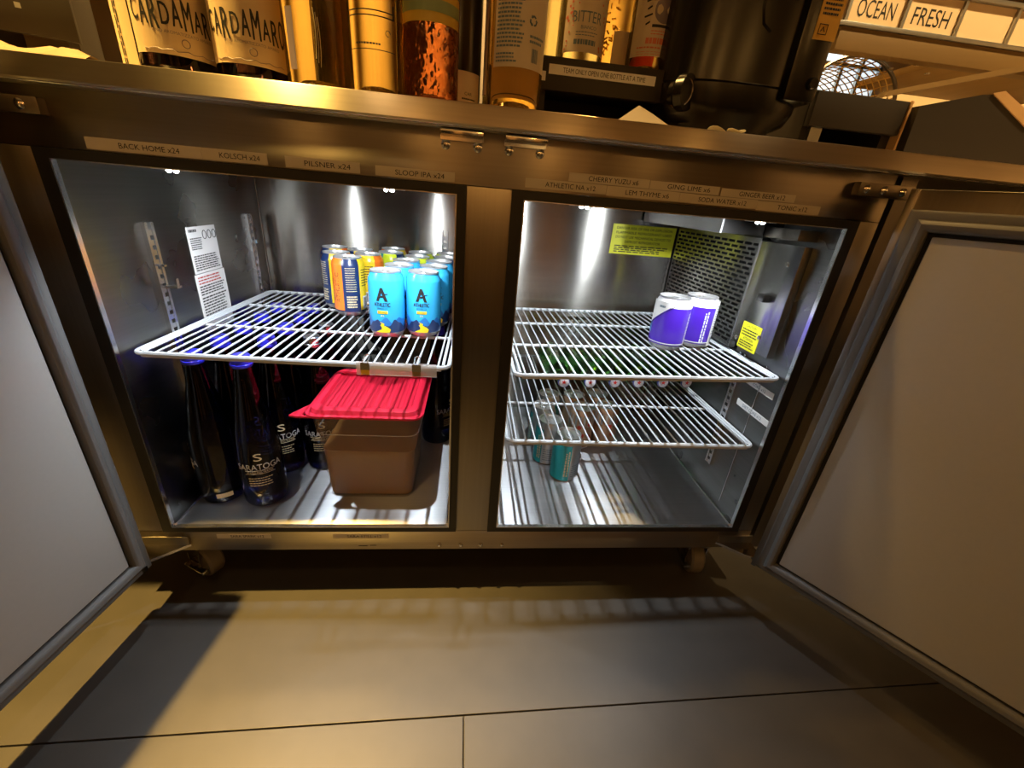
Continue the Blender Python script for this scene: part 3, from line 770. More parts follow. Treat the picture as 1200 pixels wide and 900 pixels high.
# ------------------------------------------------------------------ bottles in the refrigerator
def bottle_body(t, prof, m, seg=40, name='glass_body'): return obj(name, LATHE(prof, seg), m, t)
GW = 'tall blue glass water bottles in the left compartment'
def make_water(cap):
    t = thing('water_bottle', '', 'bottle', (0, 0, 0), GW)
    b = bottle_body(t, [(0, .014), (.020, .008), (.030, .0), (.036, .002), (.0393, .010), (.0400, .03), (.0396, .11), (.0365, .155), (.0285, .20), (.0195, .248), (.0155, .280), (.0150, .290), (.0162, .294), (0, .294)], 'cobalt')
    c = obj('cap', LATHE([(0, .3085), (.0145, .3085), (.0162, .3065), (.0166, .296), (.0160, .294), (0, .294)], 28), cap, t)
    obj('cap_ring', LATHE([(.0170, .288), (.0178, .2895), (.0178, .2935), (.0170, .2945)], 28), cap, c)
    f = cyl(.0405)
    bm = bmesh.new(); text_into(bm, 'S', f, w=.014, h=.016, c=(0, .118)); obj('monogram', bm, 'gold', b, smooth=False, fix=False)
    bm = bmesh.new(); text_into(bm, 'SARATOGA', f, w=.080, h=.0125, c=(0, .0965)); obj('lettering', bm, 'silverprint', b, smooth=False, fix=False)
    bm = bmesh.new(); text_into(bm, 'SPARKLING WATER', f, w=.046, h=.004, c=(0, .0845)); tube(bm, [f(s, .0808) for s in (-.026, -.013, 0, .013, .026)], .0004, 4); tube(bm, [f(s, .0882) for s in (-.026, -.013, 0, .013, .026)], .0004, 4)
    lines_into(bm, f, -.022, .022, .052, .074, 4, .3, 3); obj('small_lettering', bm, 'gold', b, smooth=False, fix=False)
    l = obj('barcode_panel', PATCH(f, .060, .088, .016, .026, 6), 'gold', b)
    return t
wb = place(make_water('cobaltcap'), [
    (-.5060, .096, ZB, -75, 'blue capped water bottle in the front left corner'),
    (-.4215, .088, ZB, 22, 'blue capped water bottle at the front, gold monogram facing out'),
    (-.5060, .184, ZB, 60, 'blue capped water bottle second in the row along the left wall'),
    (-.4250, .196, ZB, 26, 'blue capped water bottle right behind the one with gold monogram'),
    (-.5060, .272, ZB, 60, 'blue capped water bottle third in the row along the left wall'),
    (-.4230, .284, ZB, 90, 'blue capped water bottle third in the second row'),
    (-.5060, .360, ZB, 60, 'blue capped water bottle fourth in the row along the left wall'),
    (-.4220, .372, ZB, 60, 'blue capped water bottle fourth in the second row'),
    (-.5060, .448, ZB, 60, 'blue capped water bottle in the back left corner'),
    (-.4220, .460, ZB, 60, 'blue capped water bottle last in the second row'),
    (-.0960, .330, ZB, 60, 'blue capped water bottle behind the tub at the right wall'),
    (-.0960, .430, ZB, 60, 'blue capped water bottle in the back right corner')])
place(make_water('silvercap'), [(-.3430, .212, ZB, 18, 'silver capped water bottle left of the red-lidded tub'),
                                (-.3410, .300, ZB, 20, 'silver capped water bottle in the third row, second one')])
# green bottles lying on the lower right shelf
GG = 'green glass bottles lying on the lower right shelf'
def make_green():
    t = thing('green_bottle', '', 'bottle', (0, 0, 0), GG)
    T = Matrix.Rotation(R_(90), 4, 'X')
    def L(prof, seg=28):
        bm = LATHE(prof, seg); bmesh.ops.transform(bm, matrix=T, verts=bm.verts); return bm   # +z -> -y: neck towards the door
    b = obj('glass_body', L([(0, -.205), (.024, -.205), (.0285, -.200), (.0290, -.19), (.0290, -.095), (.024, -.07), (.0145, -.045), (.0125, -.012), (.0125, -.004), (0, -.004)]), 'greenglass', t)
    c = obj('crown_cap', L([(.0130, -.006), (.0134, -.002), (.0115, .0), (0, .0008)], 24), 'whitecap', t)
    obj('cap_rim', L([(.0132, -.006), (.0141, -.0035), (.0132, -.0008), (.0120, -.0002)], 24), 'bluecap', c)
    bm = bmesh.new(); pts = []
    for k in range(10):
        rr = .0062 if k % 2 == 0 else .0026; a = R_(90+36*k); pts.append(bm.verts.new((rr*math.cos(a), -.0012, rr*math.sin(a))))
    cc = bm.verts.new((0, -.0013, 0))
    for k in range(10): bm.faces.new((cc, pts[k], pts[(k+1) % 10]))
    obj('red_star', bm, 'redlabel', c)
    return t
place(make_green(), [(x, y, .1967+.0291, rz, 'green bottle lying with red-starred cap forward, '+w) for x, y, rz, w in (
    (.198, .212, 1, 'first from the left'), (.261, .217, 0, 'second from the left'), (.3215, .222, -1, 'third from the left'),
    (.3815, .227, 0, 'fourth from the left'), (.4445, .233, 1, 'second from the right'), (.5065, .238, 0, 'nearest the right wall'))])

# ------------------------------------------------------------------ food tub
tb = thing('food_tub', 'square clear plastic tub of brown liquid with a red lid', 'tub', (-.21, .155, -.005))
def sq(x0, x1, y0, y1, r, z): return [(x, y, z) for x, y in rrect(x0, x1, y0, y1, r, 5)]
z0 = -.0005
outer = [(-.295, -.131, .086, .240, .016, z0), (-.2985, -.127, .083, .243, .02, z0+.004), (-.3035, -.1145, .066, .252, .022, .16), (-.3055, -.1125, .063, .254, .022, .163), (-.3085, -.1075, .055, .258, .022, .210)]
inner = [(x0+.0025, x1-.0025, y0_+.0025, y1_-.0025, r-.002, z+(.003 if i < 2 else 0)) for i, (x0, x1, y0_, y1_, r, z) in enumerate(outer)]
bm = bmesh.new(); loft(bm, [sq(*o) for o in outer]+[sq(*o) for o in inner[::-1]], True, True)
body = obj('tub_body', bm, 'poly', tb)
obj('rim_step', TUBE(sq(-.3050, -.1130, .0635, .2535, .022, .1635), .0012, 6, True), 'acrylic', tb)
k = lambda a, b, t_: a+(b-a)*t_
lo_, hi_ = inner[1], inner[2]; tt = (.121-lo_[5])/(hi_[5]-lo_[5])
e = .0006
bm = bmesh.new()
l0 = (lo_[0]+e, lo_[1]-e, lo_[2]+e, lo_[3]-e, .016, lo_[5]+e)
l1 = tuple(k(lo_[i], hi_[i], tt)+(e if i in (0, 2) else -e if i in (1, 3) else 0) for i in range(4))+(.018, .121)
loft(bm, [sq(*l0), sq(*l1)]); obj('brown_liquid', bm, 'brownliq', tb)
bm = bmesh.new()
def lidl(ins, z, r): return sq(-.3155+ins, -.1015-ins, .046+ins, .262-ins, r, z)
loft(bm, [lidl(0, .2075, .024), lidl(0, .2115, .024), lidl(.006, .2125, .024), lidl(.009, .2200, .024), lidl(.016, .2225, .022), lidl(.022, .2215, .018), lidl(.025, .2165, .016), lidl(.030, .2160, .016)], True, True)
ld = obj('lid', bm, 'lid', tb)
bm = bmesh.new()
for i in range(19):
    x = -.2805+.0080*i; box(bm, x-.0020, x+.0020, .080, .226, .2155, .2168, bev=.0005)
obj('lid_ribs', bm, 'lid', ld)
bm = PRISM([(-.3155, .052), (-.3155, .095), (-.334, .062), (-.338, .050), (-.325, .046), (-.30, .0462)], .2078, .2110, lambda a, b, c: (a, b, c)); obj('lid_tab', bm, 'lid', ld)
obj('lid_hinge_line', BX(-.300, -.117, .2285, .2325, .2165, .2232), 'lid', ld)

# ------------------------------------------------------------------ bottles on the counter
ZC = .7002; GC = 'liquor bottles along the counter edge'
def spirit(name, label, x, y, z, r, glassm, group, neck='cap', H=.30, base=.004, dome=True, capm='black', shoulder=.62, seg=44):
    t = thing(name, label, 'bottle', (0, 0, 0), group)
    pr = [(0, .016 if dome else .004), (r*.45, .012 if dome else .002), (r*.78, .001), (r*.93, .0), (r, .006), (r, H*shoulder), (r*.93, H*(shoulder+.06)), (r*.5, H*(shoulder+.16)), (r*.36, H*(shoulder+.2)), (r*.33, H*.93), (r*.40, H*.94), (r*.40, H*.97), (0, H*.97)]
    b = bottle_body(t, pr, glassm, seg)
    obj('cap', LATHE([(0, H*1.0), (r*.40, H*1.0), (r*.42, H*.99), (r*.42, H*.90), (r*.41, H*.90)], 24), capm, t)
    return t, b
def lab(b, r, phi0, phi1, z0, z1, m, name='label'): return obj(name, PATCH(cyl(r*1.008), phi0*r, phi1*r, z0, z1, 24), m, b)
def put(t, x, y, z=ZC, rz=0): t.location = (x, y, z); t.rotation_euler = (0, 0, R_(rz))
# green wine bottle with cream label
t, b = spirit('liquor_bottle', 'olive green glass bottle with cream label, leftmost on the counter edge', 0, 0, 0, .042, 'greenliq', GC)
l = lab(b, .042, -1.5, .12, .004, .13, 'cream')
bm = bmesh.new(); lines_into(bm, lambda a, b: cyl(.0427)(-.020-b, a), .01, .12, -.004, .004, 2, .6, 17); obj('lettering', bm, 'ink', l, smooth=False, fix=False)
put(t, -.4600, .112, rz=-4)
# two bottles of the same aperitif
t, b = spirit('liquor_bottle', '', 0, 0, 0, .0405, 'darkglass', GC)
l = lab(b, .0405, -1.35, 1.35, .016, .150, 'cream'); f = cyl(.0405*1.016)
bm = bmesh.new()
for i, ch in enumerate('CARDAMARO'):
    [text_into(bm, ch, f, w=.0084, h=.0205+.004*(i % 3), c=(-.044+.0108*i+q, .0545+.0015*math.cos(i*1.4))) for q in (-.0003, .0003)]
obj('lettering', bm, 'ink', l, smooth=False, fix=False)
bm = bmesh.new(); text_into(bm, 'VINO AROMATIZZATO AMARO', f, w=.062, h=.003, c=(.004, .0375)); tube(bm, [f(.004+.004*math.cos(a*math.pi/6), .029+.004*math.sin(a*math.pi/6)) for a in range(12)], .0004, 4, True)
tube(bm, [f(s*.005, .0205+.001*math.sin(s*2)) for s in range(-8, 9)], .0003, 4); tube(bm, [f(s*.005, .094+.0008*math.sin(s*3)) for s in range(-8, 9)], .0003, 4); obj('small_lettering', bm, 'greypurple', l, smooth=False, fix=False)
t2 = copy_tree(t)
t['label'] = 'dark bottle with cream label and black spidery lettering, left one of the pair'; put(t, -.3895, .0285, rz=36)
t2['label'] = 'dark bottle with cream label and black spidery lettering, right one of the pair'; put(t2, -.3060, .0345, rz=20)
# amber bottles
t, b = spirit('liquor_bottle', 'clear bottle of amber spirit beside the right cream-labelled bottle', 0, 0, 0, .0400, 'amber', GC)
bm = bmesh.new(); grid(bm, cyl(.0403), -.7*.04, -.42*.04, 5, lambda a: .018, lambda a: .078); obj('dark_print', bm, 'greypurple', b)
bm = bmesh.new(); f = cyl(.0404)
for i in range(3): tube(bm, [f(.008+.0022*i+.0015*math.sin(k), .030+.016*k-.004*i) for k in range(4)], .0003, 4)
obj('fine_print', bm, 'gold', b); put(t, -.2245, .0355)
t, b = spirit('liquor_bottle', 'clear bottle of amber spirit with thin dark line print, beside the dimpled bottle', 0, 0, 0, .0335, 'amber', GC, H=.32)
bm = bmesh.new(); f = cyl(.0338)
for z, w in ((.078, .0012), (.083, .0012), (.046, .0008)):
    grid(bm, f, -.9*.0335, .85*.0335, 20, lambda a: z, lambda a: z+w)
grid(bm, f, .80*.0335, .86*.0335, 1, lambda a: .078, lambda a: .092)
tube(bm, [f(.020+.003*math.cos(a*math.pi/5), .064+.003*math.sin(a*math.pi/5)) for a in range(9)], .0004, 4)
lines_into(bm, f, -.02, .012, .050, .054, 1, .5, 18); obj('print', bm, 'ink', b, fix=False); put(t, -.1520, .0305)
t, b = spirit('liquor_bottle', 'dark glass bottle standing behind the first amber bottle', 0, 0, 0, .036, 'darkglass', GC); put(t, -.302, .200)
# dimpled dark bottle with ochre and green label
t, b = spirit('liquor_bottle', 'dimpled red-brown bottle with ochre and green striped label', 0, 0, 0, .0355, 'redamber', GC)
l = lab(b, .0355, -1.5, 1.35, .082, .15, 'yellowlabel')
for za, zb in ((.092, .104), (.112, .118)): obj('green_stripe', PATCH(cyl(.0362), -1.5*.0355, 1.35*.0355, za, zb, 20), 'greenprint', l)
put(t, -.0855, .0395)
# black bottle and small white label bottle behind
t, b = spirit('liquor_bottle', 'black glass bottle standing behind, between dimpled and golden bottles', 0, 0, 0, .036, 'black', GC)
l = lab(b, .036, -.2, 1.2, .020, .058, 'whitish'); bm = bmesh.new(); text_into(bm, 'CAR', cyl(.0368), w=.012, h=.004, c=(.020, .031)); lines_into(bm, cyl(.0368), .01, .034, .022, .027, 1, .4, 3); obj('lettering', bm, 'ink', l, smooth=False, fix=False)
put(t, -.0560, .130)
t, b = spirit('liquor_bottle', 'clear bottle with white ornamented label, partly behind the golden bottle', 0, 0, 0, .037, 'pale', GC)
l = lab(b, .037, -1.5, 1.2, .035, .16, 'whitish'); f = cyl(.0377); bm = bmesh.new()
for i in range(6): tube(bm, [f(-.029+.005*math.cos(a*math.pi/5), .050+.016*i+.006*math.sin(a*math.pi/5)) for a in range(10)], .0006, 4, True)
grid(bm, f, -.036, .03, 8, lambda a: .039, lambda a: .0405); obj('lettering', bm, 'ink', l, smooth=False, fix=False)
put(t, .0210, .128)
# golden wine bottle at the front
t, b = spirit('liquor_bottle', 'golden wine bottle with printed back label and recycling mark, at the counter edge', 0, 0, 0, .0365, 'gold_liq', GC)
l = lab(b, .0365, -.95, 1.25, .045, .16, 'whitish', 'back_label'); f = cyl(.0374); bm = bmesh.new()
lines_into(bm, f, -.031, .004, .064, .112, 12, .5, 51); lines_into(bm, f, -.031, -.002, .049, .060, 3, .5, 52); barcode(bm, f, .016, .026, .052, .066); lines_into(bm, f, -.02, .03, .118, .155, 5, .4, 54)
lines_into(bm, f, .012, .036, .070, .080, 2, .5, 55)
for kk in range(3):
    a = R_(90+120*kk); c = Vector((.0155, .0925)); p = lambda an, rr: f(c.x+rr*math.cos(an), c.y+rr*math.sin(an))
    tube(bm, [p(a-.75, .0042), p(a-.2, .0046), p(a+.45, .0044)], .0010, 4)
    v = [bm.verts.new(p(a+.45, .0065)), bm.verts.new(p(a+.45, .0022)), bm.verts.new(p(a+1.0, .0044))]; bm.faces.new(v)
obj('lettering', bm, 'bluegrey', l, smooth=False, fix=False); put(t, .0235, .0285, rz=3)

# ------------------------------------------------------------------ riser shelf with bottles
rs = thing('riser_shelf', 'black painted wooden riser left of the black machine, taped with a notice', 'riser', (.16, .2, .7))
obj('front_board', BX(.062, .256, .098, .110, .748, .789, bev=.001), 'blackboard', rs)
bm = PRISM([(.062, .1102), (.256, .1102), (.256, .222), (.332, .222), (.332, .34), (.062, .34)], .777, .789, lambda a, b, c: (a, b, c)); obj('top_board', bm, 'blackboard', rs)
obj('back_board', BX(.078, .316, .318, .33, .70, .777), 'blackboard', rs)  # added dark board imitating the shade under the riser
for x in (.062, .316): obj('leg_board', BX(x, x+.016, .112 if x < .1 else .232, .33, .70, .777), 'blackboard', rs)
rs2 = thing('riser_shelf', 'black painted wooden riser right of the black machine, with pale raw end', 'riser', (.59, .2, .7))
obj('front_board', BX(.505, .6655, .098, .110, .742, .789, bev=.001), 'blackboard', rs2)
obj('top_board', BX(.505, .6655, .110, .34, .777, .789, bev=.001), 'blackboard', rs2)
obj('back_board', BX(.521, .6495, .318, .33, .70, .777), 'blackboard', rs2)  # also added, to keep the space under this riser dark
for x in (.505, .6495): obj('leg_board', BX(x, x+.016, .112, .33, .70, .777), 'blackboard', rs2)
obj('end_edge', BX(.666, .6695, .096, .112, .715, .790), 'plyedge', rs2)
obj('corner_bracket', BX(.515, .535, .104, .112, .716, .742), 'zinc', rs2)
l = obj('notice_tape', BX(.0785, .2405, .0972, .098, .7675, .7795), 'white', rs, smooth=False); TEXT('lettering', 'TEAM ONLY OPEN ONE BOTTLE AT A TIME', front(.0968), 'ink', l, w=.125, h=.0062, c=(.162, .7735))
l = obj('notice_tape', BX(.0625, .0745, .0972, .098, .7585, .7700), 'white', rs, smooth=False)
GR = 'bottles on the black riser'; ZR = .7892
t, b = spirit('liquor_bottle', 'clear bottle of pale yellow spirit, leftmost on the black riser', 0, 0, 0, .036, 'pale', GR); put(t, .0790, .224, ZR)
t, b = spirit('liquor_bottle', 'pale bottle with white and coral bitter label, on the black riser', 0, 0, 0, .0365, 'pale', GR)
l = lab(b, .0365, -1.0, 1.05, .0168, .16, 'whitish'); f = cyl(.0374); bm = bmesh.new(); rnd = random.Random(5)
for i in range(90):
    s = rnd.choice((-1, 1))*rnd.uniform(.022, .036); z = rnd.uniform(.019, .155)
    if z > .072: s = rnd.uniform(-.036, .036)
    rr = rnd.uniform(.0008, .002); v = [bm.verts.new(f(s+rr*math.cos(a), z+rr*math.sin(a))) for a in (0, 1.3, 2.5, 3.8, 5)]; bm.faces.new(v)
obj('coral_print', bm, 'pinkred', l, smooth=False, fix=False)
bm = bmesh.new(); text_into(bm, 'BITTER', f, w=.046, h=.013, c=(-.001, .0590)); text_into(bm, 'BIANCO', f, w=.024, h=.0042, c=(.002, .0465)); lines_into(bm, f, -.017, .019, .0355, .0425, 2, .3, 3); obj('lettering', bm, 'bluegrey', l, smooth=False, fix=False)
bm = bmesh.new(); lines_into(bm, f, -.019, .021, .0255, .0325, 1, .9, 6); obj('script_lettering', bm, 'bluegrey', l, smooth=False, fix=False)
put(t, .1330, .165, ZR, 2)
t, b = spirit('liquor_bottle', 'golden bottle with raised leafy glass relief, between two labelled bottles on riser', 0, 0, 0, .034, 'amber', GR, H=.23, shoulder=.42)
bm = bmesh.new(); f = cyl(.0348); rnd = random.Random(9)
for i in range(46):
    s = rnd.choice((-1, 1))*rnd.uniform(.012, .030); z = rnd.uniform(.03, .10); a = rnd.uniform(0, 3)
    tube(bm, [f(s-.003*math.cos(a), z-.003*math.sin(a)), f(s, z), f(s+.003*math.cos(a), z+.003*math.sin(a))], .0013, 5)
obj('leaf_relief', bm, 'gold_liq', b)
l = lab(b, .034, -.45, .5, .012, .058, 'cream'); put(t, .1995, .195, ZR)
t, b = spirit('liquor_bottle', 'orange-amber bottle with cream label and dark medallion, on the black riser', 0, 0, 0, .0335, 'amber', GR)
l = lab(b, .0335, -1.25, 1.25, .020, .17, 'whitish'); f = cyl(.0343); bm = bmesh.new()
cx, cz = .004, .0755; c = bm.verts.new(f(cx, cz)); ring = [bm.verts.new(f(cx+.0155*math.cos(a*math.pi/12), cz+.0165*math.sin(a*math.pi/12))) for a in range(24)]
for i in range(24): bm.faces.new((c, ring[i], ring[(i+1) % 24]))
obj('medallion', bm, 'greypurple', l, smooth=False, fix=False)
bm = bmesh.new()
for i in range(5): tube(bm, [f(-.022-.003*(i % 2), .058+.009*i), f(-.016+.002*(i % 2), .061+.009*i)], .0011, 4)
grid(bm, f, -.012, .020, 8, lambda a: .0545, lambda a: .0580); obj('leaf_print', bm, 'ink', l, smooth=False, fix=False)
bm = bmesh.new(); lines_into(bm, f, -.012, .026, .045, .052, 2, .35, 61); lines_into(bm, f, -.018, .026, .034, .043, 1, .8, 64); lines_into(bm, f, -.030, .014, .028, .033, 1, .4, 62); lines_into(bm, f, -.03, .03, .021, .027, 2, .2, 63); obj('lettering', bm, 'pinkred', l, smooth=False, fix=False)
put(t, .2400, .152, ZR)
t, b = spirit('liquor_bottle', 'black bottle with red label, half hidden behind the black dispenser', 0, 0, 0, .036, 'black', GR)
l = lab(b, .036, -1.4, 1.4, .005, .062, 'redlabel'); bm = bmesh.new(); text_into(bm, 'AR', cyl(.0368), w=.026, h=.014, c=(.004, .035)); obj('lettering', bm, 'white', l, smooth=False, fix=False)
put(t, .2900, .266, ZR, -5)

# ------------------------------------------------------------------ black dispenser
dp = thing('drink_dispenser', 'big black plastic drink machine with side knob and orange sticker', 'machine', (.362, .134, ZC))
cx, cy = .362, .134
def ell(rx, ry, z, n=36, p=2.6):
    out = []
    for i in range(n):
        a = 2*math.pi*i/n; ca_, sa_ = math.cos(a), math.sin(a)
        out.append((cx+rx*math.copysign(abs(ca_)**(2/p), ca_), cy+ry*math.copysign(abs(sa_)**(2/p), sa_), z))
    return out
bm = bmesh.new()
loft(bm, [ell(.072, .058, ZC), ell(.080, .064, ZC+.010), ell(.084, .068, ZC+.024), ell(.106, .074, ZC+.034), ell(.115, .078, ZC+.050), ell(.1165, .079, ZC+.0725), ell(.115, .0775, ZC+.074), ell(.1165, .079, ZC+.0755), ell(.112, .081, .90), ell(.106, .080, 1.00), ell(.085, .068, 1.03), ell(.06, .05, 1.035)])
bd = obj('housing', bm, 'black', dp)
bm = bmesh.new(); box(bm, .418, .470, .050, .17, ZC+.058, 1.0, bev=.010); obj('side_column', bm, 'black', bd)
kn = bmesh.new(); lathe(kn, [(0, .016), (.012, .016), (.016, .013), (.017, .006), (.020, .004), (.023, 0), (.023, -.012), (0, -.012)], 28)
bmesh.ops.transform(kn, matrix=Matrix.Translation((.272, .070, .757)) @ Matrix.Rotation(R_(-52), 4, 'Z') @ Matrix.Rotation(R_(-90), 4, 'Y') @ Matrix.Scale(-1, 4, (0, 0, 1)) @ Matrix.Scale(-1, 4, (0, 0, 1)), verts=kn.verts)
ko = obj('knob', kn, 'black', dp)
bm = TUBE([(.272+.0185*math.cos(a*math.pi/8)*.62-.003, .070-.004+.0185*math.cos(a*math.pi/8)*-.79, .757+.0185*math.sin(a*math.pi/8)) for a in range(16)], .0012, 5, True); obj('knob_ring', bm, 'chrome', ko)
bm = LATHE([(0, .006), (.006, .006), (.008, .003), (.008, 0)], 16); bmesh.ops.transform(bm, matrix=Matrix.Translation((.455, .0505, .782)) @ Matrix.Rotation(R_(90), 4, 'X'), verts=bm.verts); obj('latch_button', bm, 'black', dp)
sk = obj('warning_sticker', BX(.435, .468, .0490, .0500, .832, .93), 'orange_st', dp, smooth=False)
bm = bmesh.new(); f = front(.0487)
tube(bm, [(.440, .0487, .838), (.452, .0487, .838), (.452, .0487, .849), (.440, .0487, .849)], .0006, 4, True); tube(bm, [(.443, .0487, .841), (.446, .0487, .846), (.449, .0487, .841)], .0006, 4)
lines_into(bm, f, .439, .465, .858, .90, 8, .5, 71); obj('lettering', bm, 'ink', sk, smooth=False, fix=False)
bm = TUBE([(.358, .0535, .93), (.356, .0540, .86), (.362, .0540, .842), (.375, .0545, .835)], .0018, 5); obj('mould_line', bm, 'black', bd)

# napkin, petals
bm = bmesh.new()
vs = [bm.verts.new(p) for p in ((.158, .010, ZC+.0005), (.262, .018, ZC+.0005), (.250, .095, ZC+.0005), (.180, .10, ZC+.0005), (.203, .040, ZC+.030), (.222, .085, ZC+.022))]
for q in ((0, 1, 4), (1, 2, 5), (1, 5, 4), (2, 3, 5), (3, 0, 4), (3, 4, 5), (0, 3, 2, 1)): bm.faces.new([vs[i] for i in q])
bmesh.ops.subdivide_edges(bm, edges=bm.edges, cuts=2, use_grid_fill=True)
for v in bm.verts:
    if v.co.z > ZC+.002: v.co += Vector((random.uniform(-1, 1), random.uniform(-1, 1), random.uniform(-1, .4)))*.0012
tag(obj('paper_napkin', bm, 'napkin'), 'crumpled white paper napkin on the counter left of the black machine', 'napkin')
for i, (x, y, rz, sc) in enumerate(((.306, .004, .3, 1.0), (.332, .0, -.5, .8))):
    bm = bmesh.new()
    n = 12; rings = []
    for j, (rr, z) in enumerate(((0, .001), (.5, .0035), (1, .006))):
        rings.append([bm.verts.new((rr*.015*math.cos(2*math.pi*q/n)*sc, rr*.009*math.sin(2*math.pi*q/n)*sc, z+.0022*math.sin(4*math.pi*q/n)*rr)) for q in range(n)] if rr else [bm.verts.new((0, 0, z))])
    for q in range(n):
        bm.faces.new((rings[0][0], rings[1][q], rings[1][(q+1) % n])); bm.faces.new((rings[1][q], rings[2][q], rings[2][(q+1) % n], rings[1][(q+1) % n]))
    o = obj('flower_petal', bm, 'petal'); o.location = (x, y, ZC+.0006); o.rotation_euler = (0, 0, rz)
    o.modifiers.new('s', 'SOLIDIFY').thickness = .0008
    tag(o, ('larger cream petal lying on the counter before the black machine', 'smaller cream petal lying on the counter before the black machine')[i], 'petal', 'petals on the counter')

# plywood tray box at the right
bx_ = thing('plywood_box', 'dark painted plywood box with raw pale edge, at the right end', 'box', (.8, .2, ZC))
f = lambda a, b, c: (a, c, b)
obj('front_board', PRISM([(.676, ZC), (.672, .782), (.770, .806), (.794, .809), (.880, .776), (1.02, .776), (1.02, ZC)], .086, .098, f), 'blackboard', bx_)
obj('raw_edge', PRISM([(.786, .8095), (.872, .7710), (1.02, .7690), (1.02, .7775), (.900, .7775), (.806, .8145)], .084, .112, f), 'plyedge', bx_)
obj('side_board', BX(.676, .690, .098, .34, ZC, .783), 'blackboard', bx_); obj('side_board', BX(1.006, 1.02, .098, .34, ZC, .772), 'blackboard', bx_)
obj('back_board', BX(.69, 1.006, .326, .34, ZC, .783), 'blackboard', bx_)

# left dark riser and kraft paper
lr = thing('riser_box', 'dark brown wooden riser box at the left end of the counter', 'riser', (-.75, .32, ZC))
def rot_box(x0, x1, y0, y1, z0, z1, bev=.001):
    bm = BX(x0, x1, y0, y1, z0, z1, bev=bev); bmesh.ops.transform(bm, matrix=Matrix.Translation((-.60, .165, 0)) @ Matrix.Rotation(R_(25), 4, 'Z'), verts=bm.verts); return bm
obj('front_board', rot_box(-.50, .005, -.012, 0, .749, .86), 'blackboard', lr); obj('top_board', rot_box(-.50, .005, 0, .16, .848, .86), 'blackboard', lr)
for x in (-.50, -.011): obj('leg_board', rot_box(x, x+.012, .002, .15, ZC, .848), 'blackboard', lr)
bm = bmesh.new(); box(bm, -.052, -.046, -.0126, -.0121, .776, .782); bmesh.ops.transform(bm, matrix=Matrix.Translation((-.60, .165, 0)) @ Matrix.Rotation(R_(25), 4, 'Z'), verts=bm.verts); obj('staple', bm, 'zinc', lr)
bm = bmesh.new(); n, mm_ = 26, 10; rows = []
for i in range(n+1):
    row = []
    for j in range(mm_+1):
        u, v = i/n, j/mm_
        h = math.sin(math.pi*v)**.7*(.024-.010*u)+.004*math.sin(u*21+v*5)*math.sin(math.pi*v)+.003*math.sin(u*47-v*9)*math.sin(math.pi*v)
        row.append(bm.verts.new((-.80+.31*u, .012+.075*v, ZC+.001+max(h, 0))))
    rows.append(row)
for i in range(n):
    for j in range(mm_): bm.faces.new((rows[i][j], rows[i+1][j], rows[i+1][j+1], rows[i][j+1]))
tag(obj('kraft_paper', bm, 'paper'), 'crumpled kraft paper lying on the left end of the counter', 'paper')

# ------------------------------------------------------------------ letter board shelf at the right
lb_ = thing('letter_board', 'wooden overhead shelf with cream letter cards in a zinc frame', 'sign', (1.1, .45, .95))
obj('beam', BX(.690, 1.42, .350, .375, .925, .967, bev=.002), 'oak', lb_)
obj('underside_plank', BX(.965, 1.42, .375, .60, .935, .950, bev=.001), 'oak_y', lb_)
obj('top_rail', BX(.640, 1.42, .346, .362, 1.0285, 1.036, bev=.001), 'zinc', lb_); obj('bottom_rail', BX(.640, 1.42, .346, .362, .9625, .9705, bev=.001), 'zinc', lb_)
xs = [.694+.1225*i for i in range(-1, 7)]
for i in range(len(xs)-1):
    x0, x1 = xs[i]+.003, xs[i+1]-.003
    if x0 < .64: x0 = .645
    tl = obj('letter_card', BX(x0, x1, .3535, .357, .9705, 1.0285), 'tile', lb_, smooth=False)
    obj('divider', BX(x1, x1+.006, .348, .361, .9625, 1.036), 'zinc', lb_)
    s = {1: 'OCEAN', 2: 'FRESH'}.get(i)
    if s: TEXT('lettering', s, front(.3532), 'ink', tl, w=.082, h=.028, c=((x0+x1)/2, .9955))
obj('back_board', BX(.64, 1.42, .357, .363, .967, 1.033), 'oak', lb_)
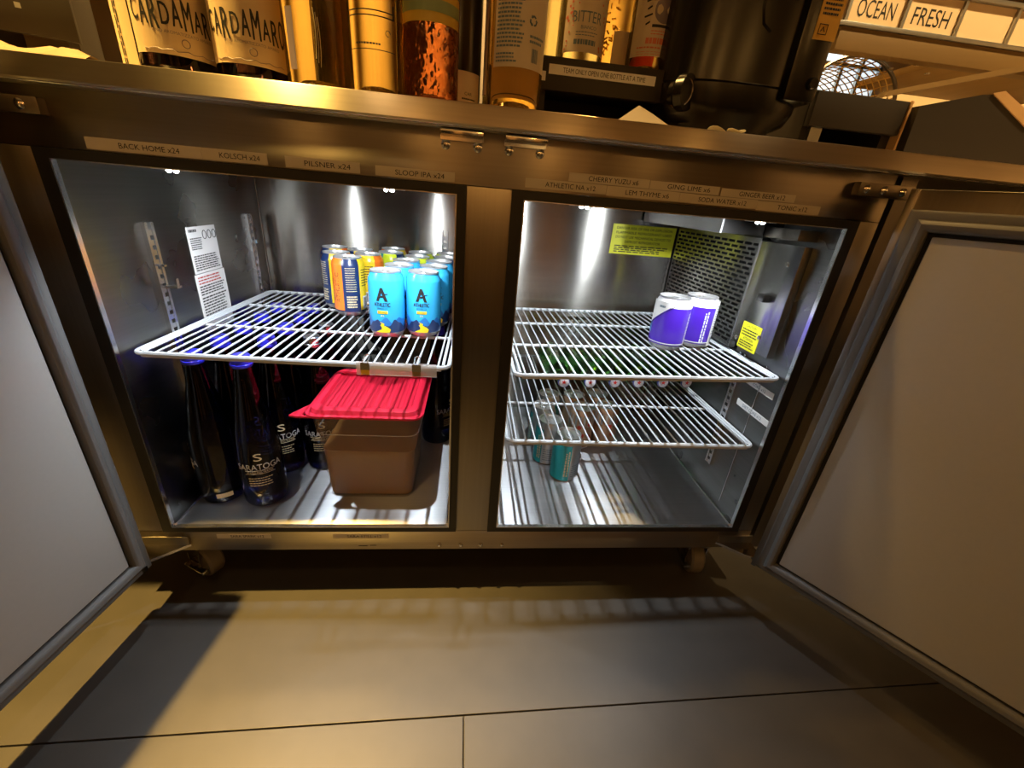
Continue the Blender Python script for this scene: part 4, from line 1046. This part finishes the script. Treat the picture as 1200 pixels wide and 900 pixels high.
# slanted strut and upright posts that carry it
bm = bmesh.new(); prism(bm, [(.815, .852), (1.215, .952), (1.205, .9615), (.825, .864)], .328, .3495, lambda a, b, c: (a, c, b)); obj('strut', bm, 'oak', lb_)
obj('post', BX(1.38, 1.42, .36, .40, .70, .93), 'oak', lb_); obj('post', BX(1.38, 1.42, .56, .60, .70, .935), 'oak', lb_)
for x, y in ((.905, .44), (1.0, .44), (.93, .40)):
    obj('bolt', LATHE([(0, -.003), (.005, -.002), (.006, 0)], 10, (x, y, .935)), 'chrome', lb_)
# brass wire basket under the shelf
bk = thing('wire_basket', 'arched brass wire basket standing on the riser under the wooden shelf', 'basket', (.87, .6, .70))
bm = bmesh.new(); bc = (.855, .93)
for k in range(12):
    y = .47+.018*k
    tube(bm, [(bc[0]+.115*math.cos(a), y, bc[1]-.055+.085*math.sin(a)) for a in [math.pi*i/18 for i in range(19)]], .0013, 5)
for i in range(19):
    a = math.pi*i/18; tube(bm, [(bc[0]+.115*math.cos(a), .47, bc[1]-.055+.085*math.sin(a)), (bc[0]+.115*math.cos(a), .668, bc[1]-.055+.085*math.sin(a))], .0013, 5)
obj('wire_mesh', bm, 'brass', bk)
bm = bmesh.new()
for x in (.74, .97):
    for y in (.47, .668): obj('leg', TUBE([(x, y, .875), (x, y, .7005)], .003, 6), 'brass', bk)
bm.free()
obj('front_hoop', TUBE([(bc[0]+.115*math.cos(a), .468, bc[1]-.055+.085*math.sin(a)) for a in [math.pi*i/18 for i in range(19)]], .004, 6), 'darkmetal', bk)
# stacked cream plates
for i, (x, y, z, rr) in enumerate(((1.205, .640, .80, .152), (1.518, .640, .79, .152))):
    bm = LATHE([(0, -.006), (rr*.7, -.006), (rr, .006), (rr*1.0, .009), (rr*.68, -.002), (0, -.002)], 32)
    bmesh.ops.transform(bm, matrix=Matrix.Translation((x, y, ZC+rr*.985)) @ Matrix.Rotation(R_(82), 4, 'X') @ Matrix.Rotation(R_(0), 4, 'Y'), verts=bm.verts)
    tag(obj('paper_plate', bm, 'plate'), ('round cream plate leaning upright behind the plywood box, left one', 'round cream plate leaning upright behind the plywood box, right one')[i], 'plate', 'cream plates behind the box')
